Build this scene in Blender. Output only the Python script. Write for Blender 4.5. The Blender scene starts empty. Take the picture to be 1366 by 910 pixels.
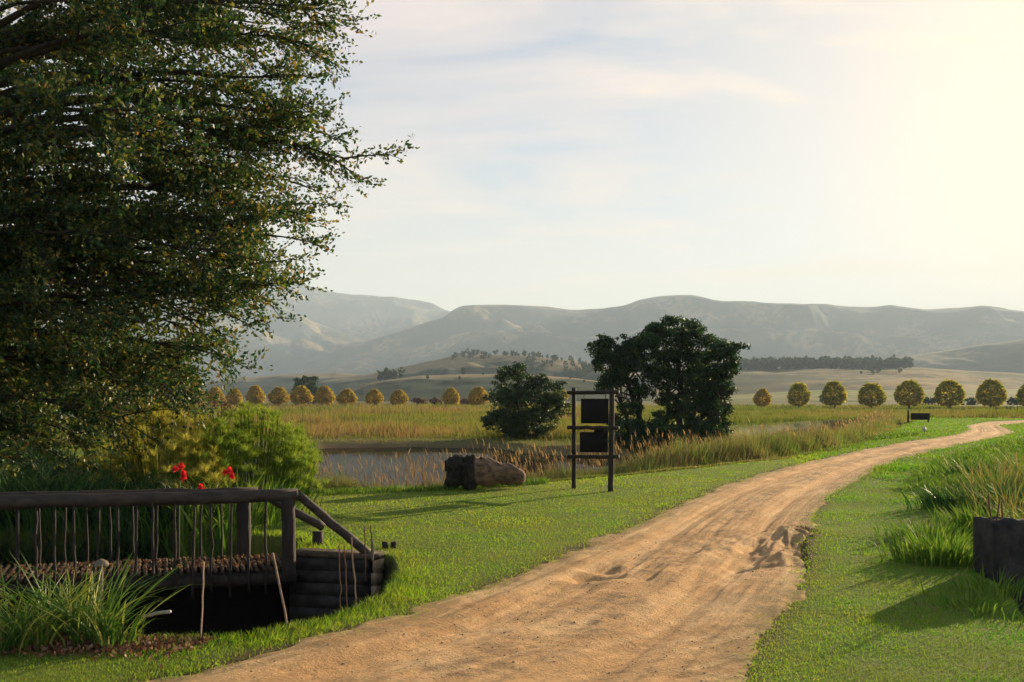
import bpy, bmesh, math, random
import numpy as np
from mathutils import Vector, Matrix
R = math.radians
rng = np.random.default_rng(7)
random.seed(7)
scene = bpy.context.scene
COL = scene.collection
F_PX, CX, HY, EYE = 1366.0, 683.0, 528.0, 2.2

# ------------------------------------------------------------------ helpers
def at(px, py, d):
    "point at distance d along the view direction"
    return np.array([(px-CX)/F_PX*d, d, EYE-(py-HY)/F_PX*d])
def gp(px, py, z=0.0):
    d = (EYE-z)*F_PX/(py-HY)
    return ((px-CX)/F_PX*d, d)

def _h(xi, yi, s):
    h = (xi*374761393 + yi*668265263 + s*1442695041) & 0x7fffffff
    h = ((h ^ (h >> 13))*1274126177) & 0x7fffffff
    h = (h ^ (h >> 16)) & 0xffff
    return h/65535.0
def vn(x, y, s=0):
    x = np.asarray(x, float); y = np.asarray(y, float)
    xi = np.floor(x).astype(np.int64); yi = np.floor(y).astype(np.int64)
    u = x-xi; v = y-yi; u = u*u*(3-2*u); v = v*v*(3-2*v)
    return (_h(xi, yi, s)*(1-u)+_h(xi+1, yi, s)*u)*(1-v)+(_h(xi, yi+1, s)*(1-u)+_h(xi+1, yi+1, s)*u)*v
def fbm(x, y, o=4, s=0):
    a = 0; w = .5; t = 0
    for i in range(o):
        a = a+w*vn(x, y, s+i*17); t += w; w *= .5; x = x*2.03+5.1; y = y*2.03+1.7
    return a/t
def sstep(a, b, x):
    t = np.clip((x-a)/(b-a), 0, 1); return t*t*(3-2*t)
def poly_sd(X, Y, poly):
    "signed distance, positive inside"
    X = np.asarray(X, float); Y = np.asarray(Y, float)
    d = np.full(X.shape, 1e18); ins = np.zeros(X.shape, bool)
    n = len(poly)
    for i in range(n):
        ax, ay = poly[i]; bx, by = poly[(i+1) % n]
        ex, ey = bx-ax, by-ay
        t = np.clip(((X-ax)*ex+(Y-ay)*ey)/(ex*ex+ey*ey+1e-12), 0, 1)
        d = np.minimum(d, (X-ax-t*ex)**2+(Y-ay-t*ey)**2)
        c = ((ay > Y) != (by > Y))
        with np.errstate(divide='ignore', invalid='ignore'):
            xx = (bx-ax)*(Y-ay)/(by-ay if by != ay else 1e-9)+ax
        ins ^= (c & (X < xx))
    d = np.sqrt(d)
    return np.where(ins, d, -d)

def mesh_tri(name, V, F, mat, rnd=None, parent=None, smooth=False, attrs=None):
    V = np.ascontiguousarray(V, np.float32); F = np.ascontiguousarray(F, np.int32)
    k = F.shape[1]
    me = bpy.data.meshes.new(name)
    me.vertices.add(len(V)); me.vertices.foreach_set('co', V.ravel())
    me.loops.add(F.size); me.loops.foreach_set('vertex_index', F.ravel())
    me.polygons.add(len(F))
    me.polygons.foreach_set('loop_start', np.arange(0, F.size, k, dtype=np.int32))
    me.polygons.foreach_set('loop_total', np.full(len(F), k, np.int32))
    if smooth: me.polygons.foreach_set('use_smooth', np.ones(len(F), bool))
    A = dict(attrs or {})
    if rnd is not None: A['rnd'] = rnd
    for an, av in A.items():
        at_ = me.attributes.new(an, 'FLOAT', 'POINT')
        at_.data.foreach_set('value', np.ascontiguousarray(av, np.float32))
    me.update(); me.validate()
    if mat: me.materials.append(mat)
    o = bpy.data.objects.new(name, me); COL.objects.link(o)
    if parent: o.parent = parent
    return o

class Geo:
    def __init__(s): s.V = []; s.F = []; s.A = []; s.n = 0
    def add(s, V, F, a=None):
        V = np.asarray(V, float).reshape(-1, 3); F = np.asarray(F, int).reshape(-1, 3)
        s.V.append(V); s.F.append(F+s.n)
        s.A.append(np.full(len(V), .5) if a is None else np.broadcast_to(np.asarray(a, float), (len(V),)))
        s.n += len(V); return s
    def build(s, name, mat, parent=None, smooth=False, off=None):
        V = np.concatenate(s.V)
        if off is not None: V = V-np.asarray(off, float)
        return mesh_tri(name, V, np.concatenate(s.F), mat, np.concatenate(s.A), parent, smooth)

def tube(P, r, n=8, cap=True, wob=0.0, seed=0):
    P = np.asarray(P, float); k = len(P); r = np.broadcast_to(np.asarray(r, float), (k,))
    T = np.gradient(P, axis=0); T /= np.linalg.norm(T, axis=1)[:, None]+1e-12
    up = np.array([0, 0, 1.0]) if abs(T[0][2]) < .9 else np.array([1.0, 0, 0])
    U = np.cross(T, up); U /= np.linalg.norm(U, axis=1)[:, None]+1e-12
    W = np.cross(T, U)
    a = np.arange(n)*2*math.pi/n
    rr = r[:, None]*np.ones(n)
    if wob: rr = rr*(1+wob*(fbm(np.arange(k)[:, None]*.37+seed, np.cos(a)[None]*1.3+np.sin(a)[None]*2.1+9, 3, seed)-.5)*2)
    V = P[:, None, :]+rr[..., None]*(np.cos(a)[None, :, None]*U[:, None, :]+np.sin(a)[None, :, None]*W[:, None, :])
    V = V.reshape(-1, 3)
    i = np.arange(k-1)[:, None]*n; j = np.arange(n)[None]; j2 = (j+1) % n
    q = np.stack([i+j, i+j2, i+n+j2, i+n+j], -1).reshape(-1, 4)
    F = np.concatenate([q[:, [0, 1, 2]], q[:, [0, 2, 3]]])
    if cap:
        c0 = len(V); V = np.concatenate([V, P[:1], P[-1:]])
        jj = np.arange(n); j2 = (jj+1) % n
        F = np.concatenate([F, np.stack([np.full(n, c0), j2, jj], 1), np.stack([np.full(n, c0+1), (k-1)*n+jj, (k-1)*n+j2], 1)])
    return V, F
def line(a, b, n=6, bend=0.0, seed=0):
    a = np.asarray(a, float); b = np.asarray(b, float); t = np.linspace(0, 1, n)[:, None]
    P = a+(b-a)*t
    if bend:
        r_ = np.random.default_rng(seed); v = r_.normal(0, bend, (n, 3)); v[0] = 0; v[-1] = 0; P = P+v
    return P
def pole(a, b, r0, r1=None, n=12, seg=8, bend=0.004, wob=.06, seed=0):
    r1 = r0 if r1 is None else r1
    P = line(a, b, seg, bend, seed)
    return tube(P, np.linspace(r0, r1, seg), n, True, wob, seed)
def bbox(c, s, rz=0, bev=.008, rx=0, ry=0):
    bm = bmesh.new(); bmesh.ops.create_cube(bm, size=1)
    for v in bm.verts: v.co = Vector((v.co.x*s[0], v.co.y*s[1], v.co.z*s[2]))
    if bev: bmesh.ops.bevel(bm, geom=bm.edges[:], offset=bev, segments=2, affect='EDGES')
    M = Matrix.Translation(c) @ Matrix.Rotation(rz, 4, 'Z') @ Matrix.Rotation(ry, 4, 'Y') @ Matrix.Rotation(rx, 4, 'X')
    bm.transform(M); bmesh.ops.triangulate(bm, faces=bm.faces[:]); bm.verts.index_update()
    V = np.array([v.co[:] for v in bm.verts]); Fc = np.array([[v.index for v in f.verts] for f in bm.faces]); bm.free()
    return V, Fc

def blades(P, H, W, az, lean, seg=1, droop=0.0, rnd=None, tipw=0.0):
    "grass-like blades: P (n,3) bases, az heading of lean, lean = horizontal reach / height"
    n = len(P); H = np.broadcast_to(H, (n,)); W = np.broadcast_to(W, (n,)); lean = np.broadcast_to(lean, (n,)); droop = np.broadcast_to(droop, (n,))
    dx, dy = np.cos(az), np.sin(az)
    fa = rng.uniform(0, math.pi, n); wx, wy = np.cos(fa), np.sin(fa)
    V = []
    for i in range(seg+1):
        t = i/seg
        hor = H*lean*(t**1.6); z = H*(t-droop*t**2.6)
        c = P+np.stack([dx*hor, dy*hor, z], 1)
        w = W*(.5 if seg == 1 else .5*(1-.55*t)*(1 if i else .7))
        if i < seg:
            V += [c+np.stack([wx*w, wy*w, 0*w], 1), c-np.stack([wx*w, wy*w, 0*w], 1)]
        else: V += [c]
    k = 2*seg+1
    VV = np.stack(V, 1).reshape(-1, 3)
    f = []
    for i in range(seg-1): f += [[2*i, 2*i+1, 2*i+3], [2*i, 2*i+3, 2*i+2]]
    f += [[2*seg-2, 2*seg-1, 2*seg]]
    F = (np.arange(n)[:, None, None]*k+np.array(f)[None]).reshape(-1, 3)
    a = rng.random(n) if rnd is None else rnd
    return VV, F, np.repeat(a, k)

def leaves(P, size, elong=1.8, rnd=None, flat=0.0, out=None):
    "diamond leaves, random orientation; flat pulls normals upright; out (n,3): tips point along it"
    n = len(P); size = np.broadcast_to(size, (n,))
    a = rng.normal(size=(n, 3)) if out is None else out+rng.normal(size=(n, 3))*.45
    a /= np.linalg.norm(a, axis=1)[:, None]
    b = rng.normal(size=(n, 3)); b[:, 2] *= (1-flat); b -= a*(a*b).sum(1)[:, None]; b /= np.linalg.norm(b, axis=1)[:, None]+1e-9
    a = a*size[:, None]*elong*.5; b = b*size[:, None]*.5
    V = np.stack([P-a, P+b-a*.1, P+a, P-b-a*.1], 1).reshape(-1, 3)
    F = (np.arange(n)[:, None, None]*4+np.array([[0, 1, 2], [0, 2, 3]])[None]).reshape(-1, 3)
    r_ = rng.random(n) if rnd is None else rnd
    return V, F, np.repeat(r_, 4)

def tag(o, label, cat, group=None, kind=None):
    if label: o['label'] = label
    if cat: o['category'] = cat
    if group: o['group'] = group
    if kind: o['kind'] = kind
    return o
def empty(name, loc, label, cat, group=None):
    o = bpy.data.objects.new(name, None); COL.objects.link(o); o.location = tuple(float(v) for v in loc); o.empty_display_size = .2
    return tag(o, label, cat, group)
def dup(root, loc, rotz, sc, label):
    r = root.copy(); COL.objects.link(r); r.location = loc; r.rotation_euler = (0, 0, rotz); r.scale = sc; r['label'] = label
    for ch in list(root.children):
        c = ch.copy(); COL.objects.link(c); c.parent = r
    return r

# ------------------------------------------------------------------ materials
def mat_new(name):
    m = bpy.data.materials.new(name); m.use_nodes = True
    nt = m.node_tree; nt.nodes.clear()
    out = nt.nodes.new('ShaderNodeOutputMaterial')
    return m, nt, out
def N(nt, t, **kw):
    n = nt.nodes.new(t)
    for k, v in kw.items():
        if k in n.inputs: n.inputs[k].default_value = v
        else: setattr(n, k, v)
    return n
def ramp(nt, fac, stops, interp='LINEAR'):
    r = nt.nodes.new('ShaderNodeValToRGB'); cr = r.color_ramp; cr.interpolation = interp
    while len(cr.elements) < len(stops): cr.elements.new(.5)
    for e, (p, c) in zip(cr.elements, stops): e.position = p; e.color = (*c, 1)
    if fac is not None: nt.links.new(fac, r.inputs[0])
    return r
def noise(nt, scale, detail=4, rough=.55, vec=None, dist=0):
    n = N(nt, 'ShaderNodeTexNoise'); n.inputs['Scale'].default_value = scale; n.inputs['Detail'].default_value = detail
    n.inputs['Roughness'].default_value = rough; n.inputs['Distortion'].default_value = dist
    if vec is not None: nt.links.new(vec, n.inputs['Vector'])
    return n
def mixc(nt, fac, a, b, mode='MIX'):
    m = nt.nodes.new('ShaderNodeMix'); m.data_type = 'RGBA'; m.blend_type = mode
    for sock, v in ((m.inputs[0], fac), (m.inputs[6], a), (m.inputs[7], b)):
        if hasattr(v, 'is_output'): nt.links.new(v, sock)
        else: sock.default_value = v if not isinstance(v, tuple) else (*v, 1)
    return m.outputs[2]
def leaf_mat(name, stops, trans=.4, rough=.45, tcol=1.3, spec=.5, patch=None):
    m, nt, out = mat_new(name)
    a = N(nt, 'ShaderNodeAttribute', attribute_name='rnd')
    c = ramp(nt, a.outputs['Fac'], stops).outputs[0]
    if patch:
        g = N(nt, 'ShaderNodeTexCoord'); ns = noise(nt, patch[0], 3, .6, g.outputs['Object'])
        pr = ramp(nt, ns.outputs[0], [(.38, (0, 0, 0)), (.62, (1, 1, 1))])
        c = mixc(nt, pr.outputs[0], c, mixc(nt, .65, c, patch[1]))
    p = N(nt, 'ShaderNodeBsdfPrincipled'); p.inputs['Roughness'].default_value = rough
    p.inputs['Specular IOR Level'].default_value = spec
    nt.links.new(c, p.inputs['Base Color'])
    t = N(nt, 'ShaderNodeBsdfTranslucent')
    tc = mixc(nt, 1.0, c, (tcol, tcol*1.05, tcol*.55), 'MULTIPLY'); nt.links.new(tc, t.inputs['Color'])
    mx = N(nt, 'ShaderNodeMixShader'); mx.inputs[0].default_value = trans
    nt.links.new(p.outputs[0], mx.inputs[1]); nt.links.new(t.outputs[0], mx.inputs[2]); nt.links.new(mx.outputs[0], out.inputs[0])
    return m
def solid_mat(name, c1, c2, scale=8, rough=.8, bump=.3, stretch=(1, 1, 1), bscale=None, spec=.3, metal=0, detail=6):
    m, nt, out = mat_new(name)
    g = N(nt, 'ShaderNodeTexCoord'); mp = N(nt, 'ShaderNodeMapping'); mp.inputs['Scale'].default_value = stretch
    nt.links.new(g.outputs['Object'], mp.inputs[0])
    ns = noise(nt, scale, detail, .62, mp.outputs[0])
    c = ramp(nt, ns.outputs[0], [(.32, c1), (.68, c2)])
    p = N(nt, 'ShaderNodeBsdfPrincipled'); p.inputs['Roughness'].default_value = rough
    p.inputs['Specular IOR Level'].default_value = spec; p.inputs['Metallic'].default_value = metal
    nt.links.new(c.outputs[0], p.inputs['Base Color'])
    if bump:
        n2 = noise(nt, bscale or scale*3, 6, .65, mp.outputs[0])
        b = N(nt, 'ShaderNodeBump'); b.inputs['Strength'].default_value = bump; b.inputs['Distance'].default_value = .02
        nt.links.new(n2.outputs[0], b.inputs['Height']); nt.links.new(b.outputs[0], p.inputs['Normal'])
    nt.links.new(p.outputs[0], out.inputs[0])
    return m

M_tree = leaf_mat('big tree leaf', [(0, (.012, .042, .024)), (.4, (.032, .082, .028)), (.72, (.14, .16, .035)), (.9, (.3, .22, .05)), (1, (.32, .12, .03))], .32, .5, 1.6, .4)
M_twig = solid_mat('dark bark', (.03, .024, .018), (.07, .055, .042), 9, .9, .5, (1, 1, .3))
M_acac = leaf_mat('acacia leaf', [(0, (.014, .04, .018)), (.6, (.03, .07, .022)), (.85, (.08, .13, .028)), (1, (.15, .2, .04))], .36, .55, 1.2, .3)
M_bushy = leaf_mat('bush leaf', [(0, (.03, .06, .025)), (.7, (.055, .095, .032)), (1, (.1, .13, .04))], .28, .55, 1.2, .3)
M_gold = leaf_mat('golden leaf', [(0, (.12, .13, .025)), (.35, (.28, .23, .045)), (.75, (.46, .31, .06)), (1, (.56, .31, .06))], .6, .7, 1.35, .05)
M_goldg = leaf_mat('gold green leaf', [(0, (.1, .15, .028)), (.35, (.23, .24, .042)), (.65, (.46, .35, .055)), (1, (.6, .39, .06))], .62, .7, 1.35, .05)
M_red = leaf_mat('russet twig leaf', [(0, (.12, .05, .04)), (1, (.24, .1, .07))], .3, .7, 1.2, .2)
M_lawn = leaf_mat('lawn blade', [(0, (.07, .23, .012)), (.45, (.22, .36, .022)), (.7, (.37, .41, .04)), (.9, (.48, .45, .07)), (1, (.52, .42, .13))], .5, .6, 1.45, .15, (.9, (.2, .2, .05)))
M_weed = leaf_mat('weed leaf', [(0, (.06, .13, .02)), (.6, (.11, .2, .03)), (1, (.23, .29, .06))], .42, .65, 1.4, .12)
M_reed = leaf_mat('reed blade', [(0, (.06, .13, .03)), (.45, (.17, .25, .05)), (.7, (.24, .2, .09)), (1, (.42, .27, .16))], .45, .6, 1.3, .2, (.25, (.17, .13, .07)))
M_plume = leaf_mat('reed plume', [(0, (.2, .12, .08)), (1, (.42, .27, .19))], .4, .9, 1.2, .1)
M_field = leaf_mat('field grass', [(0, (.13, .16, .03)), (.35, (.18, .19, .045)), (.6, (.24, .19, .075)), (.8, (.3, .18, .1)), (1, (.26, .13, .08))], .4, .8, 1.3, .1)
M_fluff = leaf_mat('papyrus ray', [(0, (.11, .2, .035)), (.6, (.26, .34, .055)), (1, (.5, .5, .11))], .52, .7, 1.3, .2)
M_fluffy = leaf_mat('olive ray', [(0, (.26, .25, .05)), (.6, (.45, .4, .1)), (1, (.62, .5, .16))], .55, .7, 1.3, .2)
M_ginger = leaf_mat('broad dark leaf', [(0, (.03, .085, .025)), (.7, (.055, .13, .035)), (1, (.14, .22, .06))], .3, .5, 1.3, .2)
M_under = leaf_mat('shaded leaf', [(0, (.01, .03, .012)), (.8, (.03, .07, .02)), (1, (.09, .15, .04))], .2, .5, 1.2, .2)  # darker copy of the broad leaf, shade behind the bridge put into its colours
M_iris = leaf_mat('strap leaf', [(0, (.05, .12, .02)), (.6, (.1, .18, .03)), (.85, (.25, .28, .07)), (1, (.42, .38, .13))], .3, .5, 1.3, .25)
M_flower = leaf_mat('red petal', [(0, (.75, .02, .03)), (1, (.85, .05, .09))], .4, .5, 1.1, .3)
M_pole = solid_mat('dark creosote pole', (.016, .012, .011), (.05, .035, .028), 14, .75, .6, (1, 1, .25), spec=.35)
M_rail = solid_mat('weathered rail', (.022, .016, .014), (.085, .06, .045), 9, .7, .6, (.3, 1, 1), spec=.4)
M_board = solid_mat('dark board', (.006, .006, .008), (.014, .012, .012), 6, .9, .3)
M_plank = solid_mat('deck plank', (.035, .024, .018), (.13, .085, .055), 12, .85, .5, (1, .3, 1))
M_wall = solid_mat('old concrete', (.02, .019, .02), (.07, .06, .055), 5, .92, .6, bscale=30)
M_wallend = solid_mat('sun painted block end', (.25, .17, .11), (.42, .3, .2), 7, .9, .6, bscale=40)  # paler than the wall: sunlight on its end face painted as colour
M_rust = solid_mat('rusty rod', (.1, .045, .025), (.22, .11, .06), 40, .85, .4)
M_stick = solid_mat('dry cane', (.22, .13, .08), (.4, .27, .18), 30, .8, .4)
M_white = solid_mat('white plastic', (.35, .34, .32), (.55, .53, .5), 20, .6, .1)
M_tan = solid_mat('pale wood', (.14, .11, .08), (.28, .22, .16), 20, .8, .3)
M_log = solid_mat('log wood', (.035, .024, .018), (.33, .2, .125), 4, .9, .9, (.5, 1.6, 1.6), bscale=14)
M_root_shade = solid_mat('shade dark root wood', (.012, .01, .01), (.05, .037, .03), 8, .9, .9, bscale=18)  # darker than the log: shade on the root face painted in
M_house = solid_mat('white wash', (.6, .58, .55), (.75, .73, .7), 2, .9, 0)
M_roof = solid_mat('roof sheet', (.2, .2, .2), (.3, .3, .3), 2, .6, 0)
M_litter = leaf_mat('dead leaf', [(0, (.13, .05, .03)), (.6, (.26, .12, .07)), (1, (.45, .3, .2))], .2, .8, 1, .2)
M_peb = solid_mat('pebble', (.28, .18, .11), (.5, .36, .24), 3, .85, .2)

# ------------------------------------------------------------------ terrain
pond = [(-9.5, 26), (-7, 25.3), (-3, 27), (0, 29.5), (3, 32.5), (7, 37), (12, 45), (17, 55), (23, 69), (30, 85), (36, 99), (31, 99), (25, 92), (19, 79), (14.5, 66), (13, 58), (10, 53), (5, 51), (1, 54), (-1, 60), (-6, 61.5), (-11, 60.5), (-13.5, 55), (-14, 40), (-13, 30)]
farside = [(-400, 44), (-5, 44), (6, 44), (20, 70), (34, 98), (60, 125), (150, 150), (900, 300), (20000, 3000), (20000, 30000), (-20000, 30000), (-20000, 44)]
pit = [(-1.62, 13.95), (-1.4, 12.6), (-1.4, 11.2), (-1.8, 10.05), (-2.4, 9.4), (-3.3, 9.3), (-4.4, 9.75), (-6, 10.3), (-9, 10.3), (-14, 10.5), (-14, 16.8), (-6, 16.9), (-4.6, 16.3), (-3.2, 15.7), (-3.1, 14.6), (-1.95, 14.35)]
pit2 = [(5.82, 12.9), (5.62, 11.6), (5.1, 10.1), (5.6, 9.2), (13, 9), (13, 12.9)]
LE = [gp(*p) for p in ((150, 912), (221, 897), (316, 873), (395, 857), (470, 836), (540, 822), (600, 797), (640, 782), (700, 762), (756, 734), (822, 711), (884, 679), (944, 655), (996, 638), (1040, 625), (1138, 603), (1218, 589), (1275, 582), (1292, 574), (1287, 567), (1322, 561.5))]
RE = [gp(*p) for p in ((1005, 912), (1008, 880), (1022, 850), (1045, 818), (1072, 778), (1088, 755), (1084, 730), (1082, 699), (1108, 661), (1159, 633), (1194, 616), (1248, 601), (1325, 587), (1357, 578), (1345, 572), (1332, 567), (1366, 564))]
LE = [(-8, -14), (-7, 0), (-5.6, 5), (-4, 7.2)]+LE+[(55, 96), (80, 103)]
RE = [(3, -14), (2.2, 0), (1.9, 5), (1.9, 7)]+RE+[(55, 89), (80, 96)]
roadpoly = LE+RE[::-1]

def height(X, Y):
    X = np.asarray(X, float); Y = np.asarray(Y, float)
    sf = poly_sd(X, Y, farside)
    base = -.5*sstep(0, 10, sf)
    base = base+.05*(fbm(X*.35, Y*.35, 3, 3)-.5)+.25*(fbm(X*.05+3, Y*.05, 3, 5)-.5)*sstep(12, 60, np.hypot(X, Y))
    base = base+.22*(fbm(X*.7, Y*.7, 3, 7)-.45)*sstep(0, 2.5, X-5.4-.09*(Y-12)*0-.32*np.maximum(Y-17, 0))*sstep(60, 30, Y)
    sp = poly_sd(X, Y, pond)+1.1*(fbm(X*.5, Y*.5, 3, 21)-.5)
    t = sstep(0, 1, -sp/np.where(sf > 0, 1.3, 3.2))
    z = np.where(sp > 0, -.9-np.minimum(sp*.3, .8), -.9+(base+.9)*t)
    s1 = poly_sd(X, Y, pit)+.12*(fbm(X*3, Y*3, 3, 8)-.5)
    soft = np.where((Y < 12) | (X > -1.78), .5, .1)
    z = z-1.7*sstep(-.02, soft, s1)
    # bank drops a little beside the end of the wall
    z = z
    s2 = poly_sd(X, Y, pit2)+.1*(fbm(X*3, Y*3, 3, 9)-.5)
    z = z-1.7*sstep(-.03, .16, s2)
    return z
def rough(X, Y):   # extra unmown height for the rough right side
    return sstep(0, 3, X-7.2-.06*(Y-14))*sstep(9, 13, Y)
road_dip_w = .28
ang = np.concatenate([np.linspace(-180, -42, 70, endpoint=False), np.linspace(-42, 42, 620), np.linspace(42, 180, 70)[1:]])
rad = np.concatenate([np.linspace(.6, 5, 14, endpoint=False), np.geomspace(5, 40, 430, endpoint=False), np.geomspace(40, 14000, 330)])
A, D = np.meshgrid(np.radians(ang), rad)
GX, GY = D*np.sin(A), D*np.cos(A)
GZ = height(GX, GY)
rs = poly_sd(GX, GY, roadpoly)
GZ = GZ-.14*sstep(.02, .3, rs)
nA, nD = len(ang), len(rad)
V = np.stack([GX, GY, GZ], -1).reshape(-1, 3)
i = np.arange(nD-1)[:, None]*nA; j = np.arange(nA-1)[None]
Fq = np.stack([i+j+1, i+j, i+nA+j, i+nA+j+1], -1).reshape(-1, 4)[:, ::-1]
Fq = Fq[:, ::-1]
cen = len(V); V = np.concatenate([V, [[0, 0, 0]]])
a_field = np.append(sstep(-2, 5, poly_sd(GX, GY, farside)).ravel(), 0)
a_soil = np.append(np.clip(sstep(.0, .3, poly_sd(GX, GY, pit))+sstep(.0, .3, poly_sd(GX, GY, pit2))+sstep(-.25, .3, poly_sd(GX, GY, pond))
        + sstep(-.28, .02, rs)*.8 + np.exp(-(((GX+3.75)/.95)**2+((GY-9.15)/.42)**2))*1.5, 0, 1).ravel(), 0)

a_mud_shade = np.append(np.clip(sstep(np.where(GY > 12, -.1, .05), np.where(GY > 12, .1, .5), poly_sd(GX, GY, pit))+sstep(.05, .4, poly_sd(GX, GY, pit2)), 0, 1).ravel(), 0)  # ditch mud turned near-black: the shade inside is put into the colour
m, nt, out = mat_new('ground'); M_ground = m
g = N(nt, 'ShaderNodeNewGeometry'); P_ = g.outputs['Position']
n1 = noise(nt, .55, 5, .6, P_); n2 = noise(nt, 9, 5, .65, P_); n3 = noise(nt, .02, 4, .6, P_)
lawn = mixc(nt, ramp(nt, n1.outputs[0], [(.35, (0, 0, 0)), (.65, (1, 1, 1))]).outputs[0], (.11, .19, .025), (.21, .25, .04))
lawn = mixc(nt, ramp(nt, n2.outputs[0], [(.45, (0, 0, 0)), (.75, (.8, .8, .8))]).outputs[0], lawn, (.15, .12, .05))
mp = N(nt, 'ShaderNodeMapping'); mp.inputs['Scale'].default_value = (.35, 1.6, 1); nt.links.new(P_, mp.inputs[0])
n4 = noise(nt, .006, 5, .6, mp.outputs[0])
fld = ramp(nt, n4.outputs[0], [(.36, (.1, .12, .035)), (.48, (.2, .17, .07)), (.56, (.14, .17, .05)), (.66, (.3, .23, .12))]).outputs[0]
fld = mixc(nt, ramp(nt, noise(nt, .25, 6, .7, P_).outputs[0], [(.4, (0, 0, 0)), (.65, (.7, .7, .7))]).outputs[0], fld, (.16, .1, .05))
soil = ramp(nt, noise(nt, 5, 6, .65, P_).outputs[0], [(.3, (.06, .035, .022)), (.7, (.17, .1, .06))]).outputs[0]
af = N(nt, 'ShaderNodeAttribute', attribute_name='field'); asl = N(nt, 'ShaderNodeAttribute', attribute_name='soil')
c = mixc(nt, af.outputs['Fac'], lawn, fld); c = mixc(nt, asl.outputs['Fac'], c, soil); c = mixc(nt, N(nt, 'ShaderNodeAttribute', attribute_name='mud_shade').outputs['Fac'], c, (.018, .014, .012))
p = N(nt, 'ShaderNodeBsdfPrincipled'); p.inputs['Roughness'].default_value = .95; p.inputs['Specular IOR Level'].default_value = .1
nt.links.new(c, p.inputs['Base Color'])
b = N(nt, 'ShaderNodeBump'); b.inputs['Strength'].default_value = .7; b.inputs['Distance'].default_value = .05
nt.links.new(noise(nt, 14, 6, .7, P_).outputs[0], b.inputs['Height']); nt.links.new(b.outputs[0], p.inputs['Normal'])
nt.links.new(p.outputs[0], out.inputs[0])
o = mesh_tri('ground', V, Fq, M_ground, smooth=True, attrs={'field': a_field, 'soil': a_soil, 'mud_shade': a_mud_shade}); o['kind'] = 'structure'

# centre cap of the ground folded into the same sheet is below the camera: a small road covers it
# ------------------------------------------------------------------ road
def resample(P, s):
    P = np.asarray(P, float); L = np.append(0, np.cumsum(np.linalg.norm(np.diff(P, axis=0), axis=1))); L /= L[-1]
    return np.stack([np.interp(s, L, P[:, 0]), np.interp(s, L, P[:, 1])], -1)
def smooth_poly(P, n=400, k=3):
    P = np.asarray(P, float)
    for _ in range(k):
        Q = [P[0]]
        for a_, b_ in zip(P[:-1], P[1:]): Q += [a_*.75+b_*.25, a_*.25+b_*.75]
        P = np.array(Q+[P[-1]])
    return P
Ls, Rs = smooth_poly(LE), smooth_poly(RE)
# station spacing: fine near the camera
LL = np.append(0, np.cumsum(np.linalg.norm(np.diff(Ls, axis=0), axis=1))); tot = LL[-1]
s = [0.0]
while s[-1] < tot:
    q = np.array([np.interp(s[-1], LL, Ls[:, 0]), np.interp(s[-1], LL, Ls[:, 1])]); d = max(np.hypot(*q), 5)
    s.append(s[-1]+(.006*d if q[1] > 5 else .5))
s = np.clip(np.array(s)/tot, 0, 1)
# match right edge stations by the nearest point so cross lines stay square
RL = np.append(0, np.cumsum(np.linalg.norm(np.diff(Rs, axis=0), axis=1))); RL /= RL[-1]
Lp = resample(Ls, s)
cand = np.linspace(0, 1, 3000); Rc = resample(Rs, cand)
key = [(0, 0)]
lastj = 0
for f in np.linspace(.02, .98, 26):
    q = resample(Ls, np.array([f]))[0]
    jn = int(np.argmin(((Rc-q)**2).sum(1)+((cand-f)*3)**2)); jn = max(jn, lastj+5); lastj = jn; key.append((f, cand[min(jn, 2999)]))
key.append((1, 1)); key = np.array(key); key[:, 1] = np.maximum.accumulate(np.clip(key[:, 1], 0, 1))
Rp = resample(Rs, np.interp(s, key[:, 0], key[:, 1]))
nc = 150
wdt = np.linalg.norm(Rp-Lp, axis=1)
u = np.linspace(0, 1, nc)
ext = .3/wdt
uu = -ext[:, None]+(1+2*ext[:, None])*u[None]
RX = Lp[:, None, 0]*(1-uu)+Rp[:, None, 0]*uu; RY = Lp[:, None, 1]*(1-uu)+Rp[:, None, 1]*uu
edge = np.minimum(uu, 1-uu)*wdt[:, None]      # metres inside the edge
RZ = height(RX, RY)+.004
edn = edge+.5*(fbm(RX*1.6, RY*1.6, 4, 31)-.5)+.15*(fbm(RX*7, RY*7, 3, 32)-.5)
RZ = RZ-.05*(1-sstep(-.12, .1, edn))+.0
# wheel tracks, crown, ruts
RZ += -.065*np.exp(-((uu-.27)/.07)**2)-.065*np.exp(-((uu-.72)/.07)**2)
RZ += .03*(fbm(RX*1.1, RY*1.1, 4, 41)-.5)+.022*(fbm(RX*7, RY*7, 4, 42)-.5)
along = s[:, None]*tot
RZ += .05*(fbm(uu*30, along*.18, 3, 44)-.5)*sstep(.1, .5, edge)*(.3+fbm(RX*.5, RY*.5, 2, 45))
def dent(px, py, rx, ry, dz):
    global RZ
    x, y = gp(px, py); RZ = RZ+dz*np.exp(-((RX-x)/rx)**2-((RY-y)/ry)**2)
dent(800, 756, .3, .2, -.06); dent(795, 768, .32, .24, -.13); dent(795, 775, .35, .2, .04)
dent(992, 752, .18, .2, -.1); dent(1026, 750, .2, .2, -.08)
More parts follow.
